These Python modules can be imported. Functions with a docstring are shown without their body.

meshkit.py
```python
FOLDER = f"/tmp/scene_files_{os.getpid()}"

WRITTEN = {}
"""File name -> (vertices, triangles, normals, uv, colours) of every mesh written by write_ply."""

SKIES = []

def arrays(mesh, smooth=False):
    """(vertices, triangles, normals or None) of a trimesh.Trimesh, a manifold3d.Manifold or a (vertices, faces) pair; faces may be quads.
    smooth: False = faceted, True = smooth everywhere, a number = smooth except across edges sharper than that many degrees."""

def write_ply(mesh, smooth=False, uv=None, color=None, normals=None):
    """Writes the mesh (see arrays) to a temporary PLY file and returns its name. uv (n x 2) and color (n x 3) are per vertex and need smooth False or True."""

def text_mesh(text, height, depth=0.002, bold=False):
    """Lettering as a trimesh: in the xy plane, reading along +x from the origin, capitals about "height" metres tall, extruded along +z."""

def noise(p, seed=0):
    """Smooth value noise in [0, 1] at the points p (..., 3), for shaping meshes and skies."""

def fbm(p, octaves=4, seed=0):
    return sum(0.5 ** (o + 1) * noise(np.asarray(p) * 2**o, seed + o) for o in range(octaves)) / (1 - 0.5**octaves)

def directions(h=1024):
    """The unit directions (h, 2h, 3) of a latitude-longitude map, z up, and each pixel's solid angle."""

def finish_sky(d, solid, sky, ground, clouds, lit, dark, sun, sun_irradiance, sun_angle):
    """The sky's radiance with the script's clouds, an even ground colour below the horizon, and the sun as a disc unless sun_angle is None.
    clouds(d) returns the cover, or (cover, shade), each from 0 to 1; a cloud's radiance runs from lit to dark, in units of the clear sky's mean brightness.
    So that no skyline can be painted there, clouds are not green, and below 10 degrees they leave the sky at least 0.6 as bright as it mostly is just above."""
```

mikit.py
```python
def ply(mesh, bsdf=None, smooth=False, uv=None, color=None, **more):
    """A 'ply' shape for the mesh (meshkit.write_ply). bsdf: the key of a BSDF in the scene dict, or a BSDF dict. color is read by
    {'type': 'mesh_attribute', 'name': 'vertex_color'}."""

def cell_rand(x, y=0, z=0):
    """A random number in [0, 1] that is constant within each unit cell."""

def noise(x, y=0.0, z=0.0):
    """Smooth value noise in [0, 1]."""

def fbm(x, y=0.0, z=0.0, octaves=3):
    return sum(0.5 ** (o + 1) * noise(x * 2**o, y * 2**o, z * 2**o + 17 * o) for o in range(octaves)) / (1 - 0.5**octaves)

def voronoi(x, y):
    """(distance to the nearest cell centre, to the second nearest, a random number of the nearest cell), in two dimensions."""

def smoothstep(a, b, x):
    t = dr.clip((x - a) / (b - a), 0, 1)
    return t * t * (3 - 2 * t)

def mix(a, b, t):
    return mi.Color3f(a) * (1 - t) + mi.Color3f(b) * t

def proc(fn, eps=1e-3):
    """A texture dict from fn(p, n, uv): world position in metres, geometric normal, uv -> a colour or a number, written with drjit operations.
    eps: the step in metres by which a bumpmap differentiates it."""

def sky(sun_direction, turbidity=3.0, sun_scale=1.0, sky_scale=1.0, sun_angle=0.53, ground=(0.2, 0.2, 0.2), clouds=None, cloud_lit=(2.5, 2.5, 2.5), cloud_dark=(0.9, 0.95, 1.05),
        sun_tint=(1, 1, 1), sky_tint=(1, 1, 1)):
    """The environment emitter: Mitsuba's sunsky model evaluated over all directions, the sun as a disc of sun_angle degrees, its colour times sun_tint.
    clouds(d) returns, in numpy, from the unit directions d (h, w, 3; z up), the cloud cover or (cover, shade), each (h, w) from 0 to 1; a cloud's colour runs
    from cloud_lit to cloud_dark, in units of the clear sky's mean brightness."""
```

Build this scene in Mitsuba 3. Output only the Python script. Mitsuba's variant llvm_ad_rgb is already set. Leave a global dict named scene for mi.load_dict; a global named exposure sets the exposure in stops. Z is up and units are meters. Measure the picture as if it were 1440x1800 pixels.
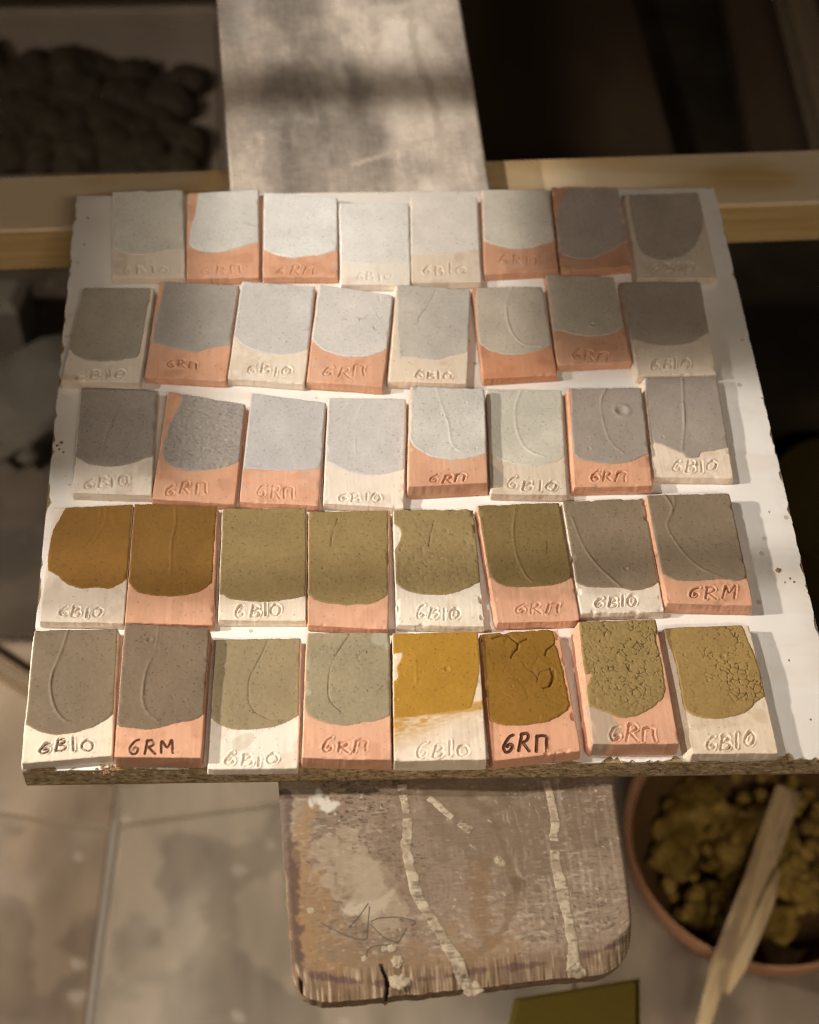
import math, random
import numpy as np, trimesh, mitsuba as mi, mikit, meshkit
import drjit as dr
from scipy.spatial import Delaunay, cKDTree
from shapely.geometry import Polygon, LineString, MultiPolygon, Point
from shapely import prepared
from shapely.ops import unary_union
import shapely
from mikit import proc, noise, fbm, voronoi, smoothstep, mix

random.seed(7); RNG = np.random.default_rng(7)
T = mi.ScalarTransform4f
scene, labels = {}, {}

# ------------------------------------------------------------------ camera, light, exposure
ZB = 0.75                                   # height of the top of the white board above the floor
F = 2880.0                                  # focal length in pixels of the 1440-pixel-wide photograph
PITCH, YAW, ROLL = (math.radians(a) for a in (53.45192, 6.47333, 4.30282))
EYE = np.array([-0.06957, -0.59693, 0.74090 + ZB])
fwd = np.array([math.sin(YAW) * math.cos(PITCH), math.cos(YAW) * math.cos(PITCH), -math.sin(PITCH)])
r0 = np.cross(fwd, [0, 0, 1]); r0 /= np.linalg.norm(r0); u0 = np.cross(r0, fwd)
RIGHT, UP = math.cos(ROLL) * r0 + math.sin(ROLL) * u0, -math.sin(ROLL) * r0 + math.cos(ROLL) * u0


def at(x, y, z):
    """The point at height z that the photograph shows at pixel (x, y)."""
    d = fwd + RIGHT * (x - 720) / F - UP * (y - 900) / F
    return EYE + d * (z - EYE[2]) / d[2]


def ats(pts, z):
    return np.array([at(x, y, z) for x, y in pts])


def pix(P):
    d = np.asarray(P, float) - EYE
    return np.array([720 + F * d @ RIGHT / (d @ fwd), 900 - F * d @ UP / (d @ fwd)])


focus = float((at(640, 1040, ZB + .008) - EYE) @ fwd)
scene['camera'] = {'type': 'thinlens', 'fov': 2 * math.degrees(math.atan(720 / F)), 'fov_axis': 'x', 'aperture_radius': 0.0044, 'focus_distance': focus,
                   'near_clip': 0.02, 'far_clip': 60.0,
                   'to_world': T().look_at(origin=EYE.tolist(), target=(EYE + fwd).tolist(), up=UP.tolist())}
exposure = 0.43
BC = np.array([0.0, 0.0, ZB])
LAMP_A = BC + np.array([-0.80, 0.02, 1.04])       # the two work lamps at the left: the shadows are double
LAMP_B = BC + np.array([-1.44, -0.10, 0.76])
POWER_A, POWER_B, POWER_C = 1.42, 2.85, 2.25
TINT_A, TINT_B, TINT_C = (1.0, .915, .815), (1.0, .90, .785), (1.0, .825, .65)


# ------------------------------------------------------------------ helpers
def numbered(key):
    if key not in scene and key not in labels:
        return key
    n = 1
    while f'{key}_{n:03d}' in scene or f'{key}_{n:03d}' in labels:
        n += 1
    return f'{key}_{n:03d}'


def thing(name, label, cat, group=None):
    key = numbered(name)
    labels[key] = {'label': label, 'category': cat}
    if group:
        labels[key]['group'] = group
    return key


def part(parent, name, mesh, mat, label=None, kind=None, **kw):
    key = numbered(f'{parent}__{name}')
    scene[key] = mikit.ply(mesh, mat, **kw)
    if label or kind:
        labels[key] = {}
        if label: labels[key]['label'] = label
        if kind: labels[key]['kind'] = kind
    return key


def _h(ix, iy, s):
    h = (ix.astype(np.int64) * 374761393 + iy.astype(np.int64) * 668265263 + s * 974634777) & 0xFFFFFFFF
    h = ((h ^ (h >> 13)) * 1274126177) & 0xFFFFFFFF
    return ((h ^ (h >> 16)) & 0xFFFFFF) / 16777215.0


def vn(x, y, s=0):
    x, y = np.asarray(x, float), np.asarray(y, float)
    ix, iy = np.floor(x), np.floor(y)
    fx, fy = x - ix, y - iy
    fx, fy = fx * fx * (3 - 2 * fx), fy * fy * (3 - 2 * fy)
    a, b, c, d = _h(ix, iy, s), _h(ix + 1, iy, s), _h(ix, iy + 1, s), _h(ix + 1, iy + 1, s)
    return (a * (1 - fx) + b * fx) * (1 - fy) + (c * (1 - fx) + d * fx) * fy


def fb(x, y, s=0, o=3):
    return sum(.5 ** (k + 1) * vn(np.asarray(x) * 2 ** k, np.asarray(y) * 2 ** k, s + 31 * k) for k in range(o)) / (1 - .5 ** o)


def vor(x, y, s=0):
    """Distance to the nearest and second nearest cell centre, and a random number of the cell."""
    x, y = np.asarray(x, float), np.asarray(y, float)
    f1, f2, w = np.full(x.shape, 9.), np.full(x.shape, 9.), np.zeros(x.shape)
    for a in (-1, 0, 1):
        for b in (-1, 0, 1):
            cx, cy = np.floor(x) + a, np.floor(y) + b
            d = np.hypot(cx + _h(cx, cy, s + 1) - x, cy + _h(cx, cy, s + 2) - y)
            near = d < f1
            f2 = np.where(near, f1, np.minimum(f2, d)); w = np.where(near, _h(cx, cy, s + 3), w); f1 = np.minimum(f1, d)
    return f1, f2, w


def sst(a, b, x):
    t = np.clip((x - a) / (b - a), 0, 1)
    return t * t * (3 - 2 * t)


def dense(line, step):
    """A polyline resampled at about this step (n x 2)."""
    l = LineString(line)
    n = max(2, int(math.ceil(l.length / step)))
    return np.array([l.interpolate(k / n, normalized=True).coords[0] for k in range(n + 1)])


def curvy(pts, n=6, closed=False):
    """Catmull-Rom through the points."""
    p = np.asarray(pts, float)
    if len(p) < 3: return p
    q = np.vstack([p[-2] if closed else 2 * p[0] - p[1], p, p[1] if closed else 2 * p[-1] - p[-2]])
    out = []
    for i in range(1, len(q) - 2):
        for t in np.linspace(0, 1, n, endpoint=False):
            a, b, c, d = q[i - 1], q[i], q[i + 1], q[i + 2]
            out.append(.5 * (2 * b + (c - a) * t + (2 * a - 5 * b + 4 * c - d) * t * t + (3 * b - a - 3 * c + d) * t ** 3))
    return np.array(out + [q[-2]])


def fill(poly, step, rings=(0.,)):
    """Points and triangles that cover a shapely polygon: grid points inside, rings parallel to its outline. -> (xy, faces, distance to the outline)"""
    pts = []
    for r in rings:
        g = poly.buffer(-r) if r else poly
        for q in (g.geoms if isinstance(g, MultiPolygon) else [g]):
            if q.is_empty: continue
            for loop in [q.exterior, *q.interiors]:
                pts.append(dense(loop.coords, step * .8)[:-1])
    x0, y0, x1, y1 = poly.bounds
    gx, gy = np.meshgrid(np.arange(x0, x1, step), np.arange(y0, y1, step))
    g = np.stack([gx.ravel(), gy.ravel()], -1) + (RNG.random((gx.size, 2)) - .5) * step * .25
    inner = poly.buffer(-(max(rings) + step * .45))
    if not inner.is_empty:
        shapely.prepare(inner)
        pts.append(g[shapely.contains_xy(inner, g[:, 0], g[:, 1])])
    p = np.vstack(pts)
    tri = Delaunay(p).simplices
    c = p[tri].mean(1)
    shapely.prepare(poly)
    a, b, cc = p[tri[:, 0]], p[tri[:, 1]], p[tri[:, 2]]
    area = (b - a)[:, 0] * (cc - a)[:, 1] - (b - a)[:, 1] * (cc - a)[:, 0]
    keep = shapely.contains_xy(poly, c[:, 0], c[:, 1]) & (np.abs(area) > 1e-13)
    tri, area = tri[keep], area[keep]
    tri[area < 0] = tri[area < 0][:, ::-1]
    d = shapely.distance(poly.boundary, shapely.points(p))
    return p, tri, d


def tape(points, w, flat=.35):
    """A flat ribbon polygon along a polyline whose half width wanders."""
    return LineString(points).buffer(w, cap_style=1, join_style=1)


def grid_mesh(P):
    """Triangles of a grid of points P (rows, columns, 3)."""
    r, c = P.shape[:2]
    i = np.arange(r * c).reshape(r, c)
    a, b, d, e = i[:-1, :-1].ravel(), i[:-1, 1:].ravel(), i[1:, :-1].ravel(), i[1:, 1:].ravel()
    return P.reshape(-1, 3), np.vstack([np.stack([a, d, b], -1), np.stack([b, d, e], -1)])


def join(*ms):
    v, f, o = [], [], 0
    for a, b in ms:
        v.append(a); f.append(np.asarray(b) + o); o += len(a)
    return np.vstack(v), np.vstack(f)


def slab(corners, top, h, r=.002):
    """A prism over a polygon with a chamfer on its upper edges."""
    p = Polygon(np.asarray(corners)[:, :2]).buffer(0)
    p = shapely.geometry.polygon.orient(p)
    def ring(q, z): return np.column_stack([np.array(q.exterior.coords)[:-1], np.full(len(q.exterior.coords) - 1, z)])
    c = np.array(p.exterior.coords)[:-1]
    n = len(c)
    cen = c.mean(0)
    inn = []
    for k in range(n):
        e1, e2 = c[k] - c[k - 1], c[(k + 1) % n] - c[k]
        n1, n2 = np.array([-e1[1], e1[0]]) / np.linalg.norm(e1), np.array([-e2[1], e2[0]]) / np.linalg.norm(e2)
        m = n1 + n2; m /= max(np.dot(m, n1), .3) * 1.0
        inn.append(c[k] + m * r)
    inn = np.array(inn)
    v = np.vstack([np.column_stack([inn, np.full(n, top)]), np.column_stack([c, np.full(n, top - r)]), np.column_stack([c, np.full(n, top - h)])])
    f = []
    cap = trimesh.creation.triangulate_polygon(Polygon(inn), engine='earcut') if n > 4 else None
    if n == 4: f += [[0, 1, 2], [0, 2, 3]]
    else: f += [list(t) for t in Delaunay(inn).simplices] if cap is None else [list(t) for t in cap[1]]
    for a in (0, n):
        for k in range(n):
            j = (k + 1) % n
            f += [[a + k, a + n + k, a + n + j], [a + k, a + n + j, a + j]]
    f += [[2 * n, 2 * n + k + 1, 2 * n + k] for k in range(1, n - 1)]
    return v, np.array(f)


def lathe(profile, n=96, centre=(0, 0, 0), wob=0., seed=3):
    p = np.asarray(profile, float)
    a = np.linspace(0, 2 * np.pi, n, endpoint=False)
    w = 1 + wob * (vn(np.cos(a) * 1.5 + 5, np.sin(a) * 1.5 + 5, seed) - .5)
    P = np.stack([p[:, 0][:, None] * np.cos(a) * w, p[:, 0][:, None] * np.sin(a) * w, np.broadcast_to(p[:, 1][:, None], (len(p), n))], -1) + np.asarray(centre)
    P = np.concatenate([P, P[:, :1]], 1)
    return grid_mesh(P)


def lump(c, r, s, squash=.8, k=1.):
    m = trimesh.creation.icosphere(3, 1.0)
    v = np.array(m.vertices)
    n = fb(v[:, 0] * 1.7 + s, v[:, 1] * 1.7 + v[:, 2] * 1.3, s, 4) - .5
    n2 = fb(v[:, 0] * 5 + v[:, 2] * 3, v[:, 1] * 5 - v[:, 2] * 4, s + 9, 2) - .5
    v = v * (1 + k * 1.1 * n + k * .3 * n2)[:, None] * r * np.array([1, 1, squash])
    return v + c, np.array(m.faces)


# ------------------------------------------------------------------ materials
VC = {'type': 'mesh_attribute', 'name': 'vertex_color'}


def matte(col, rough=.85, spec=.25):
    return {'type': 'twosided', 'b': {'type': 'principled', 'base_color': col, 'roughness': rough, 'specular': spec}}


def bumpy(col, fn, scale=1.0, rough=.85, spec=.25, eps=2e-4):
    return {'type': 'twosided', 'b': {'type': 'bumpmap', 'arbitrary': proc(fn, eps), 'scale': scale,
            'bsdf': {'type': 'principled', 'base_color': col, 'roughness': rough, 'specular': spec}}}


def rgb(*c):
    return {'type': 'rgb', 'value': list(c)}


def f_clay_bump(p, n, uv):
    return 0.00006 * fbm(p.x * 900, p.y * 900, p.z * 900, 2)


scene['clay'] = bumpy(VC, f_clay_bump, rough=.8, spec=.3)
scene['slip'] = bumpy(VC, f_clay_bump, rough=.72, spec=.3)
scene['coloured'] = matte(VC, .85, .2)


def f_melamine(p, n, uv):
    d = fbm(p.x * 14, p.y * 14, 3.0, 4)
    f1, f2, w = voronoi(p.x * 160, p.y * 160)
    speck = dr.select((w > .93) & (f1 < .12 + .16 * (w - .93) * 14), 1.0, 0.0) * smoothstep(.35, .6, fbm(p.x * 25, p.y * 25, 7.0, 2))
    scr = smoothstep(.72, .8, fbm(p.x * 30 + p.y * 12, p.y * 260, 1.0, 2))
    c = mix((.77, .75, .72), (.66, .625, .57), smoothstep(.42, .78, d) * .8)
    sm = smoothstep(.55, .72, fbm(p.x * 18 + 3, p.y * 50, 9.0, 4))
    c = mix(c, (.68, .63, .56), sm * .45)
    c = mix(c, (.70, .66, .6), scr * .25)
    return mix(c, (.33, .25, .17), speck * .6)


scene['melamine'] = matte(proc(f_melamine), .45, .4)


def f_pine(p, n, uv):
    # grain along x
    g = fbm(p.x * 6, p.y * 160 + 10 * fbm(p.x * 3, p.y * 10, p.z * 10, 2), p.z * 160, 3)
    k = fbm(p.x * 3, p.y * 26, p.z * 26, 3)
    c = mix((.60, .42, .19), (.49, .325, .125), smoothstep(.3, .75, g))
    c = mix(c, (.66, .54, .385), smoothstep(.4, .8, n.z) * smoothstep(.2, .6, fbm(p.x * 12, p.y * 30, 2.0, 3)) * .8)      # dust on the upper side
    return mix(c, (.56, .42, .25), smoothstep(.45, .8, k) * .6)


scene['pine'] = matte(proc(f_pine), .55, .35)


ST = -float((at(1386, 1390, .08) - at(1256, 1750, .125))[0] / np.linalg.norm((at(1386, 1390, .08) - at(1256, 1750, .125))[:2]))


def f_lath(p, n, uv):
    a, b = .95 * p.x + ST * p.y, -ST * p.x + .95 * p.y          # across and along the stick
    g = fbm(a * 420, b * 16, 0.0, 3)
    s = smoothstep(.52, .74, fbm(a * 90, b * 24, 4.0, 3))
    return mix(mix((.90, .69, .40), (.62, .44, .23), smoothstep(.3, .7, g)), (.26, .18, .13), s * .6)


scene['lath'] = matte(proc(f_lath), .75, .2)


def floor_col(base, base2, seed, splat=1.0):
    def fn(p, n, uv):
        a = fbm(p.x * 4 + seed, p.y * 3, seed, 4)
        b = fbm(p.x * 26 + seed, p.y * 11, seed, 3)
        f1, f2, w = voronoi(p.x * 29 + seed + .35 * fbm(p.x * 60, p.y * 60, 1., 2), p.y * 29)
        sp = dr.select(w > .90, 1.0, 0.0) * (1 - smoothstep(.08, .26, f1))
        st = smoothstep(.50, .68, fbm(p.x * 9 + seed, p.y * 9, seed + 3, 4))
        sp = dr.maximum(sp, st * .6)
        c = mix(base, base2, smoothstep(.3, .7, a)) * 1.35
        c = c * (0.62 + .72 * b)
        c = c * (1 - .30 * smoothstep(.50, .62, fbm(p.x * 13 + seed, p.y * 13, seed + 8, 4)))
        return mix(c, (.5, .44, .36), sp * splat * .6)
    return matte(proc(fn), .7, .25)


scene['floor_brown'] = floor_col((.205, .152, .104), (.32, .25, .178), 2.0, .7)
scene['floor_grey'] = floor_col((.205, .165, .12), (.29, .24, .178), 7.0, .7)
scene['floor_dusty'] = floor_col((.20, .155, .11), (.36, .30, .235), 12.0, 1.2)


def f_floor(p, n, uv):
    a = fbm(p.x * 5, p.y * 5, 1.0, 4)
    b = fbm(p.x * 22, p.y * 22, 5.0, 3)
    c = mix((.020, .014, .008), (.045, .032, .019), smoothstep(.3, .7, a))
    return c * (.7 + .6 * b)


scene['floor_shaded'] = matte(proc(f_floor), .8, .2)  # near-black colour paints in the shade over the background floor
scene['terracotta'] = matte(proc(lambda p, n, uv: mix((.60, .33, .19), (.46, .23, .12), fbm(p.x * 30, p.y * 30, p.z * 60, 3))), .75, .25)
scene['ochre_clay'] = matte(proc(lambda p, n, uv: mix((.17, .108, .016), (.40, .27, .068), smoothstep(.35, .7, fbm(p.x * 60, p.y * 60, p.z * 60, 3)))), .8, .25)
scene['dark_clay'] = matte(proc(lambda p, n, uv: mix((.022, .016, .008), (.030, .022, .012), fbm(p.x * 40, p.y * 40, p.z * 40, 3))), .8, .2)
scene['dark_wood'] = matte(proc(lambda p, n, uv: mix((.040, .026, .014), (.07, .047, .027), smoothstep(.3, .7, fbm(p.x * 8, p.y * 3, p.z * 8, 3)))), .7, .2)
scene['tray_brown'] = matte(proc(lambda p, n, uv: mix((.16, .122, .092), (.21, .165, .125), fbm(p.x * 9, p.y * 9, p.z * 9, 3))), .7, .2)
scene['pale_timber'] = matte(proc(lambda p, n, uv: mix((.26, .19, .12), (.33, .25, .165), fbm(p.x * 50, p.y * 6, p.z * 50, 3))), .7, .2)
scene['seam_pale'] = matte(proc(lambda p, n, uv: mix((.33, .30, .26), (.25, .22, .18), fbm(p.x * 20, p.y * 20, p.z * 20, 3))), .9, .1)
scene['dull_grey'] = matte(proc(lambda p, n, uv: mix((.085, .072, .056), (.125, .108, .085), fbm(p.x * 14, p.y * 14, p.z * 14, 3))), .9, .1)
scene['olive_dark'] = matte(rgb(.045, .033, .006), .6, .3)
scene['olive_plastic'] = matte(proc(lambda p, n, uv: mix((.095, .066, .006), (.07, .049, .005), fbm(p.x * 12, p.y * 12, p.z * 12, 3))), .5, .4)
scene['grey_wood'] = matte(proc(lambda p, n, uv: mix((.16, .13, .085), (.22, .18, .125), fbm(p.x * 10, p.y * 70, p.z * 30, 3))), .75, .2)
scene['black_metal'] = matte(rgb(.03, .03, .03), .5, .4)
scene['white_enamel'] = matte(rgb(.7, .7, .68), .4, .4)

# ------------------------------------------------------------------ floor
fl = numbered('floor')
v, f = grid_mesh(np.stack([np.array([[-5., 5.], [-5., 5.]]), np.array([[8., 8.], [-3., -3.]]), np.zeros((2, 2))], -1))
scene[fl] = mikit.ply((v, f), 'floor_shaded'); labels[fl] = {'kind': 'structure'}


scene['shadow_line_tone'] = matte(rgb(.25, .20, .145), .9, .1)  # tone seen in the cross gaps that stand in for a shadow line
part(fl, 'shadow_gap_base', slab(ats([(-950, 1090), (1900, 1190), (2100, 2100), (-950, 2050)], .0105), .0105, .0075, .002), 'shadow_line_tone')


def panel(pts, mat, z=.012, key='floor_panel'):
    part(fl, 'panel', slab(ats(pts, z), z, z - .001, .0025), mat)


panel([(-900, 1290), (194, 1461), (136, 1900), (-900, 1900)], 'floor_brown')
panel([(-900, 1130), (120, 1130), (206, 1384), (196, 1458), (-900, 1288)], 'floor_brown', .0122)  # cross gaps between the panels imitate one thin cast shadow line
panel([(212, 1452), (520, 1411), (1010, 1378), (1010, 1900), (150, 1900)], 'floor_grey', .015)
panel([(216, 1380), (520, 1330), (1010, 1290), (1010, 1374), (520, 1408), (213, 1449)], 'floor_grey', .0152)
scene['floor_part_shaded'] = floor_col((.050, .037, .025), (.078, .060, .043), 5.0, .15)  # floor colour darkened to put in the shade left of the board
panel([(-500, 470), (126, 470), (118, 1120), (-900, 1120)], 'floor_part_shaded', .006)
part(fl, 'pale_seam', slab(ats([(199, 1440), (210, 1440), (150, 1900), (138, 1900)], .0125), .0125, .004, .001), 'seam_pale')  # pale strip laid along the seam between the panels
panel([(1016, 1290), (1700, 1250), (1900, 2000), (1016, 1950)], 'floor_dusty', .0135)

# ------------------------------------------------------------------ white chipboard
BQ = ats([(133, 344), (1256, 329), (1491, 1334), (38, 1355)], ZB)[:, :2]         # far left, far right, near right, near left
BT = .0165


def ragged(a, b, amp, seed, step=.0009, bite=.55):
    n = int(np.linalg.norm(b - a) / step)
    t = np.linspace(0, 1, n, endpoint=False)
    L = np.linalg.norm(b - a)
    d = (b - a) / L
    nin = np.array([d[1], -d[0]])                          # inwards for a clockwise outline
    s = t * L
    chip = np.maximum(fb(s * 160, s * 0, seed, 3) - bite, 0) / (1 - bite)
    chip = np.minimum(chip * 2.2, 1) * (.5 + vn(s * 500, s * 0, seed + 3))
    return a + (b - a) * t[:, None] + nin * (amp * chip)[:, None]


top_outline = np.vstack([ragged(BQ[0], BQ[1], .0008, 1), ragged(BQ[1], BQ[2], .0013, 2), ragged(BQ[2], BQ[3], .0034, 3, .0006, .42), ragged(BQ[3], BQ[0], .0016, 4, .0009, .5)])
board = thing('chipboard', 'square white laminated chipboard with a chipped front edge, carrying all the clay tiles', 'board')
poly = Polygon(top_outline).buffer(0)
p2, tri, d = fill(poly, .006, (0., .0004))
z = ZB - .00025 * np.exp(-d / .0004)
ring = np.array(poly.exterior.coords)[:-1]
side = np.stack([np.column_stack([ring, np.full(len(ring), ZB - .00025)]), np.column_stack([ring, np.full(len(ring), ZB - .0011)])])
side = np.concatenate([side, side[:, :1]], 1)
part(board, 'laminate_top', join((np.column_stack([p2, z]), tri), grid_mesh(side)), 'melamine', 'white laminate skin chipped along its edges')


def core_side(a, b, seed, su, out=1.0):
    L = np.linalg.norm(b - a)
    d = (b - a) / L
    nout = np.array([-d[1], d[0]])
    nu, nv = int(L / su) + 1, 26
    s, h = np.meshgrid(np.linspace(0, L, nu), np.linspace(0, 1, nv))
    zz = ZB - .0006 - h * (BT - .0006)
    r = (fb(s * 420, zz * 900, seed, 3) - .5) * .0008 + .0004 * (vn(s * 900, zz * 1900, seed + 5) - .5)
    pit = np.maximum(vn(s * 700, zz * 1100, seed + 8) - .82, 0) * .005
    e = np.minimum(h, 1 - h) / .08
    r = r - pit - .0009 * np.clip(1 - e, 0, 1) ** 2 - .0002
    P = np.stack([a[0] + d[0] * s + nout[0] * r, a[1] + d[1] * s + nout[1] * r, zz], -1)
    f1, f2, w = vor(s * 330, zz * 800, seed)
    dark = sst(.5, .7, fb(s * 500, zz * 1100, seed + 2, 2))[..., None]
    col = np.array([.40, .295, .17]) * (.78 + .42 * w[..., None])
    col = col * (1 - .5 * dark)
    col = np.where((w[..., None] > .88), np.array([.50, .40, .26]), col)
    col = np.where((vn(s * 700, zz * 1100, seed + 8)[..., None] > .86), np.array([.10, .07, .035]), col)
    return P, col


ms, cs = [], []
for k, su in zip(range(4), (.003, .002, .0008, .003)):
    P, c = core_side(BQ[k], BQ[(k + 1) % 4], 40 + k, su)
    ms.append(grid_mesh(P[:, :, :])); cs.append(c.reshape(-1, 3))
capz = ((ZB - .0009), ZB - BT + .0004)
for z in capz:
    q = np.column_stack([BQ, np.full(4, z)]); ms.append((q, np.array([[0, 3, 2], [0, 2, 1]]))); cs.append(np.tile([.25, .17, .08], (4, 1)))
part(board, 'chip_core', join(*ms), 'coloured', 'brown crumbly particle core of the board', color=np.vstack(cs), smooth=False)

# small dried splashes and crumbs on the laminate
bl = []
spots = [(1368, 1003, 4.5), (1389, 1017, 2), (1396, 1023, 2), (1380, 1024, 1.5), (1387, 1161, 1.6), (1425, 1265, 1.6), (1340, 700, 1.6), (150, 800, 2), (108, 778, 3), (104, 790, 2), (101, 783, 2.5),
         (112, 795, 2), (86, 1032, 3), (93, 1036, 2), (99, 700, 2), (155, 383, 2), (148, 430, 2), (170, 1352, 2), (180, 1347, 2.4), (186, 1355, 1.5), (165, 1359, 1.6), (1280, 350, 1.2), (1352, 900, 1.5)]
for i in range(26):
    a = random.random()
    spots.append((175 + 25 * random.random(), 1345 + 17 * random.random(), .8 + random.random()))
for (x, y, r) in spots:
    c = at(x, y, ZB)
    m = lump(np.zeros(3), r / 3000, random.randrange(999), .35)
    bl.append((m[0] + c + [0, 0, .0002], m[1]))
scene['splash_brown'] = matte(rgb(.24, .145, .08), .8, .2)
part(board, 'dried_splash', join(*bl), 'splash_brown', 'tiny dried clay splashes on the white laminate', kind='stuff', smooth=True)

# ------------------------------------------------------------------ plank under the board
ZP = ZB - BT - .0006
PT = .022
plank = thing('wooden_plank', 'weathered grey plank with rounded front corners and dried slip runs, under the white board', 'plank')
near_l, near_r = at(519, 1762, ZP), at(1126, 1700, ZP)
far_l, far_r = at(376, -80, ZP), at(791, -80, ZP)
mid_l, mid_r = at(405, 330, ZP), at(862, 325, ZP)


def edge(pts, n):
    l = LineString([p[:2] for p in pts]); return l


LL, RL = LineString([at(518, 1762, ZP)[:2], at(490, 1385, ZP)[:2], at(405, 330, ZP)[:2], at(376, -80, ZP)[:2]]), LineString([at(1127, 1697, ZP)[:2], at(1080, 1370, ZP)[:2], at(862, 325, ZP)[:2], at(796, -80, ZP)[:2]])
Lp = lambda s: np.array(LL.interpolate(s).coords[0]); Rp = lambda s: np.array(RL.interpolate(s * RL.length / LL.length).coords[0])
svals = np.concatenate([np.arange(0, .175, .0007), np.arange(.175, .52, .012), np.arange(.52, LL.length, .0021), [LL.length]])
tvals = np.linspace(0, 1, 300)
A = np.array([Lp(s) for s in svals]); B = np.array([Rp(s) for s in svals])
XY = A[:, None] * (1 - tvals[None, :, None]) + B[:, None] * tvals[None, :, None]
S, Tv = np.meshgrid(svals, tvals, indexing='ij')
wd = np.linalg.norm(B - A, axis=1)[:, None]
XX = Tv * wd                                                             # metres across
# rounded front corners and a wavy worn end: pull the grid in
rc_l, rc_r = .017, .022
front = np.zeros_like(S)
dl, drr = XX, wd - XX
cl = np.where(dl < rc_l, rc_l - np.sqrt(np.maximum(rc_l ** 2 - (rc_l - dl) ** 2, 0)), 0)
cr = np.where(drr < rc_r, rc_r - np.sqrt(np.maximum(rc_r ** 2 - (rc_r - drr) ** 2, 0)), 0)
endoff = cl + cr + .0016 * (fb(XX * 60, XX * 0, 5, 3) - .5) + .0025 * np.maximum(fb(XX * 140, XX * 0, 6, 2) - .6, 0)
fall = np.clip(1 - S / .05, 0, 1) ** 1.5
dirv = (A[1] - A[0]) / np.linalg.norm(A[1] - A[0])
XY = XY + dirv * (endoff * fall)[..., None]
de = S                                                                     # distance from the worn end (before corners)
bw = .0135 + .004 * (fb(XX * 25, XX * 0, 8, 2) - .5) - .006 * sst(.7, 1, Tv) * 0
bev = np.clip((bw - de) / bw, 0, 1)
edge_l = np.clip(1 - dl / .0025, 0, 1) ** 2 + np.clip(1 - drr / .0025, 0, 1) ** 2
gr = fb(XX * 90, S * 1500, 3, 3) - .5                                       # cross grain: fine dashes across the plank
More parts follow.
